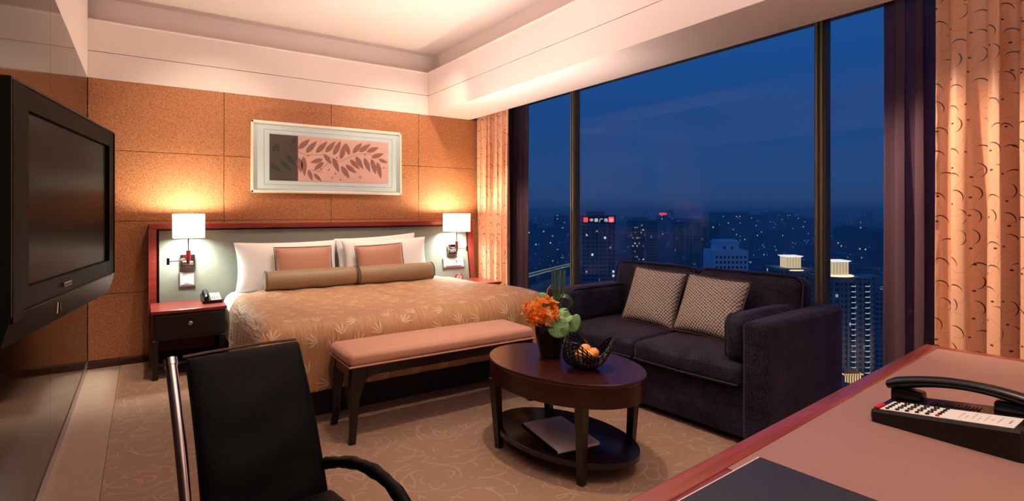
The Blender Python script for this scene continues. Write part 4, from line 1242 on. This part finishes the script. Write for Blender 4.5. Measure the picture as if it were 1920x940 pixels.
# A: tower with the roof sign
tA, w, h, yf = tower(1091, 1154, 404, 420, 24, 'fac_a', 'dark office tower with glowing red and white roof sign')
g = G()
for k in range(5): g.box(-w / 2 + w * k / 4 - .25, -w / 2 + w * k / 4 + .25, yf - .5, yf, 0, h)
g.obj('pilaster', 'fac_g', tA, smooth=False)
G().box(-w / 2, w / 2 - .5, yf - .6, yf, h - 6.2, h - .4).obj('sign_board', 'dwin', tA, smooth=False)
G().box(-w / 2 + 1.2, -w / 2 + 4.6, yf - 1.1, yf - .6, h - 5.2, h - 1.6, .4, 2).obj('sign_emblem', 'red_glow', tA, smooth=False)
G().box(w / 2 - 5.6, w / 2 - 1.3, yf - 1.0, yf - .6, h - 5.4, h - 1.2, .5, 2).obj('sign_lamp', 'red_glow', tA, smooth=False)
def text(body, size, loc, mat, parent, ext=.1):
    c = bpy.data.curves.new('sign_letter', 'FONT'); c.body = body; c.size = size; c.extrude = ext; c.align_x = 'CENTER'; c.resolution_u = 3
    c.materials.append(M[mat])
    o = bpy.data.objects.new('sign_letter', c); COL.objects.link(o)
    bpy.context.view_layer.update(); me = bpy.data.meshes.new_from_object(o.evaluated_get(bpy.context.evaluated_depsgraph_get()))
    bpy.data.objects.remove(o); me.materials.clear(); me.materials.append(M[mat]); o = bpy.data.objects.new('sign_letter', me); COL.objects.link(o); o.parent = parent; o.location = loc; o.rotation_euler = (PI / 2, 0, 0); return o
for k, chx in enumerate('\u4e2d\u9f0e\u5e7f\u573a'):
    text(chx, 3.0, (-w / 2 + 7.4 + 3.75 * k, yf - .9, h - 4.9), 'white_glow', tA)
text('\u9ece', 3.4, (w / 2 - 3.5, yf - 1.2, h - 5.0), 'pink_glow', tA)
rnd = random.Random(11)
for r_ in range(24):
    for c_ in range(8):
        x = -w / 2 + w * (c_ + .5) / 8; z = h - 11 - 3.3 * r_
        lit = rnd.random() < (.025 if r_ < 17 else .0) or (c_ == 7 and r_ in (10, 11, 14))
        G0 = 'lit_w' if lit else 'dwin'
        if (c_, r_) == (0, 0): wn_me = G().box(-.75, .75, -.15, .05, -.85, .85).bm; me0 = bpy.data.meshes.new('window'); wn_me.to_mesh(me0); me0.materials.append(M['dwin']); me1 = me0.copy(); me1.materials[0] = M['lit_w']
        o = bpy.data.objects.new('window', me1 if lit else me0); COL.objects.link(o); o.parent = tA; o.location = (x, yf, z)
g = G()
for k in range(70):
    x = rnd.uniform(-w / 2 + 1, w / 2 - 1); z = h - 66 + rnd.gauss(0, 2.5) * 1.4; q = rnd.uniform(.15, .35)
    g.box(x - q, x + q, yf - .5, yf - .2, z - q * .7, z + q * .7)
g.obj('low_floor_lights', 'pink_glow', tA, smooth=False)
# B, D and others
tB, w, h, yf = tower(1184, 1233, 413, 600, 26, 'fac_a', 'narrow dark tower with many lit windows right of the signed tower')
uvbox(G(), w * .5, 1.2, h - 8, cx=-w * .24, cy=yf - .3).obj('stair_front', 'fac_b', tB, smooth=False)
G().box(w * .02, w * .06, yf - 1, yf, 0, h).obj('pilaster', 'fac_g', tB, smooth=False)
G().tube([(w * .05, 0, h), (w * .05, 0, h + 9)], .3, 6).obj('antenna', 'fac_g', tB)
tD, w, h, yf = tower(1276, 1329, 416, 550, 26, 'fac_a', 'wide dark apartment tower with faint balconies behind the sofa')
for k in range(22):
    G().box(-w / 2, w / 2, yf - 1.1, yf, h - 5 - 3.2 * k, h - 4.3 - 3.2 * k).obj('balcony', 'fac_g', tD, smooth=False)
for x in (-.38, -.1, .18, .4):
    G().box(w * x, w * x + 1.6, yf - 1.3, yf, 0, h + 2.5).obj('pilaster', 'fac_g', tD, smooth=False)
tower(1331, 1349, 419, 640, 22, 'fac_a', 'slim dark tower just right of the wide apartment tower')
tC, w, h, yf = tower(1236, 1250, 404, 1500, 25, 'fac_d', 'faint far tower with small red roof sign')
G().box(-w / 2, w / 2, yf - 1, yf, h + 1, h + 7).obj('sign', 'red_glow', tC, smooth=False)
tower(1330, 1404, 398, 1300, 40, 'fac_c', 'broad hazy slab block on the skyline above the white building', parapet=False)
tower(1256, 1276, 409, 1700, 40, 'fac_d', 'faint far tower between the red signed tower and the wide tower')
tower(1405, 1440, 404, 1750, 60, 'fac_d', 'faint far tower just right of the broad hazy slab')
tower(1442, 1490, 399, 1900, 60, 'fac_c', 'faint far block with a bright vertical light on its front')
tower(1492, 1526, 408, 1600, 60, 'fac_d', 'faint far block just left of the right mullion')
tower(1586, 1634, 426, 1000, 40, 'fac_d', 'dim apartment slab seen above the lit crown right of the mullion')
tower(1636, 1700, 432, 900, 40, 'fac_d', 'dim apartment slab half hidden behind the right sheer curtain')
tower(1700, 1752, 404, 760, 35, 'fac_a', 'dark tower seen through the right sheer curtain')
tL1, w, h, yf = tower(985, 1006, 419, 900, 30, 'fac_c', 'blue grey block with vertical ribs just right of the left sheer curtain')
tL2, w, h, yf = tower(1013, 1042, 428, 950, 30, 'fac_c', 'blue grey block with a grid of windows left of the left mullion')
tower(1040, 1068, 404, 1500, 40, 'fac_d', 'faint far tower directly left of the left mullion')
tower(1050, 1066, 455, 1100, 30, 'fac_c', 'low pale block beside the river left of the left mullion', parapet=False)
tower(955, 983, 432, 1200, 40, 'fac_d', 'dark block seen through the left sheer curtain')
# G: the white building with a stepped roof
tG, w, h, yf = tower(1338, 1403, 470, 330, 18, 'fac_w', 'pale concrete block with rows of small dark windows and stepped roof', parapet=False)
G().box(-w * .30, w * .27, -7, 7, h, h + 4.5).obj('roof_house', 'fac_w', tG, smooth=False)
G().box(-w * .33, w * .30, -7.5, 7.5, h + 4.5, h + 5.2).obj('roof_slab', 'fac_w', tG, smooth=False)
G().box(-w * .30, w * .27, -5, 5, h + 5.2, h + 6.4).obj('roof_rail', 'fac_w', tG, smooth=False)
me2 = None
for r_ in range(12):
    for c_ in range(8):
        x = -w / 2 + w * (c_ + .75) / 8.5; z = h - 4.2 - 5.0 * r_ * .62
        if me2 is None:
            gb = G().box(-.62, .62, -.12, .05, -.75, .75); me2 = bpy.data.meshes.new('window'); gb.bm.to_mesh(me2); me2.materials.append(M['dwin']); me3 = me2.copy(); me3.materials[0] = M['lit_w']
        o = bpy.data.objects.new('window', me3 if rnd.random() < .03 else me2); COL.objects.link(o); o.parent = tG; o.location = (x, yf, z)
for x in (-3.2, 1.6):
    o = bpy.data.objects.new('window', me2); COL.objects.link(o); o.parent = tG; o.location = (x, -7, h + 1.5)
# H and I: towers with a lit crown
def crowned(px0, px1, pyroof, cpx0, cpx1, cpt, cpb, fd, label, balc):
    t, w, h, yf = tower(px0, px1, pyroof, fd, 22, 'fac_a', label, parapet=False)
    P = (px0 + px1) / 2; k = fd / 1007
    x0, x1 = (cpx0 - P) * k, (cpx1 - P) * k; zt_, zb_ = py_z(cpt, fd) - GZ, py_z(cpb, fd) - GZ
    cx = (x0 + x1) / 2; cw = (x1 - x0) / 2
    cr = G().box(cx - cw * .8, cx + cw * .8, yf + 3, yf + 3 + cw * 1.6, zb_ - 1.2, zt_ - .8).obj('crown', 'crown', t, smooth=False)
    for i in range(5):
        G().box(cx - cw * .8 + cw * 1.6 * i / 5 + .25, cx - cw * .8 + cw * 1.6 * i / 5 + .38, yf + 2.8, yf + 3, zb_ - .5, zt_ - .8).obj('rib', 'steel', cr, smooth=False)
    b = bmesh.new(); A = [b.verts.new((cx + a * cw * .82, yf + 3 + cw * .8 + c * cw * .82, zt_ - .8)) for a, c in ((-1, -1), (1, -1), (1, 1), (-1, 1))]
    B = [b.verts.new((cx + a * cw * 1.02, yf + 3 + cw * .8 + c * cw * 1.02, zt_)) for a, c in ((-1, -1), (1, -1), (1, 1), (-1, 1))]
    for q in range(4): b.faces.new((A[q], A[(q + 1) % 4], B[(q + 1) % 4], B[q]))
    b.faces.new(list(reversed(A))); b.faces.new(B)
    G()._in(b).obj('crown_roof', 'white_glow', t, smooth=False)
    G().lathe([(cw * 1.55, 0), (cw * 1.6, .3), (cw * 1.55, .5)], (cx, yf + 3 + cw * .8, zb_ - 2.0), 32).obj('lit_disc', 'lit_y', t, smooth=False)
    G().lathe([(cw * 1.6, -3), (cw * 2.0, 0)], (cx, yf + 3 + cw * .8, zb_ - 2.0), 32).obj('roof_deck', 'fac_g', t, smooth=False)
    if balc:
        for bx in balc:
            xx = (bx - P) * k
            G().box(xx - 1.35, xx + 1.35, yf - .3, yf - .05, 3, h - 3).obj('recess', 'dwin', t, smooth=False)
            for q in range(27):
                z = h - 4.5 - q * 3.02
                if z < 6: break
                pts = [(xx - 1.25 + 2.5 * s / 6, yf - .3 - .9 * math.sin(PI * s / 6), z + .25 * (s / 6)) for s in range(7)]
                bal = G().tube(pts, .16, 5).obj('balcony_light', 'lit_w', t)
                G().lathe([(1.3, -.35), (1.3, -.15)], (xx, yf - .1, z), 12, sy=.75).obj('balcony_slab', 'fac_g', bal, smooth=False)
        for q in range(6):
            xx = -w / 2 + w * (q + .3) / 6
            G().box(xx, xx + .5, yf - .6, yf, 0, h).obj('pilaster', 'fac_g', t, smooth=False)
    return t
crowned(1462, 1524, 504, 1477, 1510, 481, 502, 330, 'tower topped by a small glowing cream crown left of the right mullion', None)
crowned(1556, 1640, 522, 1565, 1601, 490, 513, 300, 'tower with glowing cream crown and two columns of lit balconies right of the mullion', (1600, 1626))
tJ, w, h, yf = tower(1641, 1690, 532, 330, 30, 'fac_a', 'grey apartment tower with ribbed balconies behind the edge of the right sheer curtain')
for k in range(26): G().box(-w / 2, w / 2, yf - 1, yf, h - 3 - 2.9 * k, h - 2.2 - 2.9 * k).obj('balcony', 'fac_g', tJ, smooth=False)
# golden lit pavilion roofs at the foot of the crowned tower
P, b = place(1630, 285)
pv = thing('pavilion', 'golden lit pavilion roofs at the foot of the crowned tower', 'building', (P.x, P.y, GZ), -YAW)
for (cx, cy, sx_, sy_, z) in ((-4, -10, 7, 5, 4.5), (4.5, -4, 6, 4, 7.5), (-7, 6, 5, 4, 9), (10, 4, 5, 4, 7)):
    b = bmesh.new(); A = [b.verts.new((cx + a * sx_, cy + c * sy_, z)) for a, c in ((-1, -1), (1, -1), (1, 1), (-1, 1))]; B = [b.verts.new((cx - sx_ * .55, cy, z + 2.4)), b.verts.new((cx + sx_ * .55, cy, z + 2.4))]
    b.faces.new((A[0], A[1], B[1], B[0])); b.faces.new((A[2], A[3], B[0], B[1])); b.faces.new((A[1], A[2], B[1])); b.faces.new((A[3], A[0], B[0])); b.faces.new(list(reversed(A)))
    rf = G()._in(b).obj('roof', plain('tiled_roof', (.25, .15, .07), .6), pv, smooth=False)
    G().box(cx - sx_ * .8, cx + sx_ * .8, cy - sy_ * .8, cy + sy_ * .8, 0, z).obj('hall', 'fac_g', pv, smooth=False)
    for k in range(7): G().box(cx - sx_ * .8 + 1.6 * sx_ * k / 6 - .2, cx - sx_ * .8 + 1.6 * sx_ * k / 6 + .2, cy - sy_ * .8 - .3, cy - sy_ * .8, 0, z).obj('lit_column', 'gold_glow', pv, smooth=False)
    for k in range(9):
        xx = cx - sx_ + 2 * sx_ * k / 8
        G().box(xx - .22, xx + .22, cy - sy_ - .1, cy + .0, z + .1, z + .55).obj('eave_light', 'gold_glow', rf, smooth=False)
for dx in (-5, 6):
    l_ = lamp('pavilion_floodlight', 'POINT', (P.x + dx, P.y - 3, GZ + 17), 1300, (1, .6, .22), radius=.5)
# lit elevated road curving over the dark river
pts = []
for k in range(26):
    s = k / 25; px = 945 + (1200 - 945) * s
    py = 532 - 40 * ((px - 945) / 125) + 1.3 * ((px - 945) / 60) ** 2 if px < 1260 else 455
    fd = (EYE - GZ - 8) * 1007 / (py - 398); P, b = place(px, fd); pts.append(Vector((P.x, P.y, GZ + 8)))
rd = G(); rd.tube([p for p in pts], 7, 6, rz=.8)
ro = tag(rd.obj('elevated_road', 'fac_g'), 'curving elevated road with yellowish lights crossing left of the signed tower', 'road')
g = G()
for off in (-6.5, 6.5):
    side = []
    for i, p in enumerate(pts):
        t_ = (pts[min(i + 1, 25)] - pts[max(i - 1, 0)]).normalized(); side.append(p + Vector((-t_.y, t_.x, 0)) * off + Vector((0, 0, 1.2)))
    g.tube(side, .75, 5)
g.obj('guard_light', 'road_glow', ro)
P, b = place(1010, 620)
tag(G().box(-160, 130, -150, 300, 0, .5).obj('river', 'river', smooth=False), 'dark river below the elevated road', 'river')
o = bpy.data.objects['river']; o.location = (P.x, P.y, GZ); o.rotation_euler = (0, 0, -YAW + .5)
# low city blocks and street lights, far too many and too far to count
rnd = random.Random(3)
low = G()
for i in range(620):
    px = rnd.uniform(930, 1800); fd = rnd.uniform(420, 1.0) if False else 430 * (14 ** rnd.random())
    P, b = place(px, fd)
    if 940 < px < 1085 and fd < 1000: continue
    w_, d_, h_ = rnd.uniform(10, 45), rnd.uniform(10, 30), rnd.uniform(8, 30) * (1.0 if fd < 1200 else 1.8)
    if any((P.x - q[0]) ** 2 + (P.y - q[1]) ** 2 < (q[2] + 30) ** 2 for q in TW): continue
    if fd > 2500: h_ *= rnd.uniform(.8, 2.4)
    uvbox(low, w_, d_, h_, 0, 0, 0) if False else None
    bb = G(); uvbox(bb, w_, d_, h_)
    bmesh.ops.transform(bb.bm, matrix=Matrix.Translation((P.x, P.y, GZ)) @ Matrix.Rotation(rnd.uniform(-.5, .5) - YAW, 4, 'Z'), verts=bb.bm.verts)
    me = bpy.data.meshes.new('t'); bb.bm.to_mesh(me); bb.bm.free(); low.bm.from_mesh(me); bpy.data.meshes.remove(me)
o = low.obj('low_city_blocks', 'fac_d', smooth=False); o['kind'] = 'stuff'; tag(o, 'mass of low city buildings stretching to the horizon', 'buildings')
for mat, cnt, lab, nm in (('lit_w', 300, 'cool white street and window lights scattered over the city', 'cool_city_lights'), ('lit_y', 170, 'warm street lights scattered over the city', 'warm_city_lights'), ('red_glow', 26, 'small red lights scattered over the city', 'red_city_lights')):
    g = G()
    for i in range(cnt):
        px = rnd.uniform(940, 1790); fd = 420 * (12 ** rnd.random()); P, b = place(px, fd)
        q = fd * .0003 * rnd.uniform(.5, 1.5); z = GZ + rnd.uniform(6, 36) * (1 if fd < 1500 else 2.0)
        g.box(P.x - q, P.x + q, P.y - q, P.y + q, z, z + q * 1.6)
    o = g.obj(nm, mat, smooth=False); o['kind'] = 'stuff'; tag(o, lab, 'lights')
# evening haze lying over the city
hz = G().box(60, 9000, -4400, 9400, GZ + .5, 45).obj('haze', 'river', smooth=False)
hm = N('evening_haze'); hm.t.nodes.remove(hm.b)
vs = hm.n('VolumeScatter'); vs.inputs['Color'].default_value = (.8, .9, 1, 1); vs.inputs['Density'].default_value = 1 / 2500; vs.inputs['Anisotropy'].default_value = .0
hm.l(vs.outputs[0], hm.out.inputs['Volume']); hz.data.materials.clear(); hz.data.materials.append(hm.m)
hz['kind'] = 'stuff'; tag(hz, 'thin blue evening haze lying over the far city', 'haze')
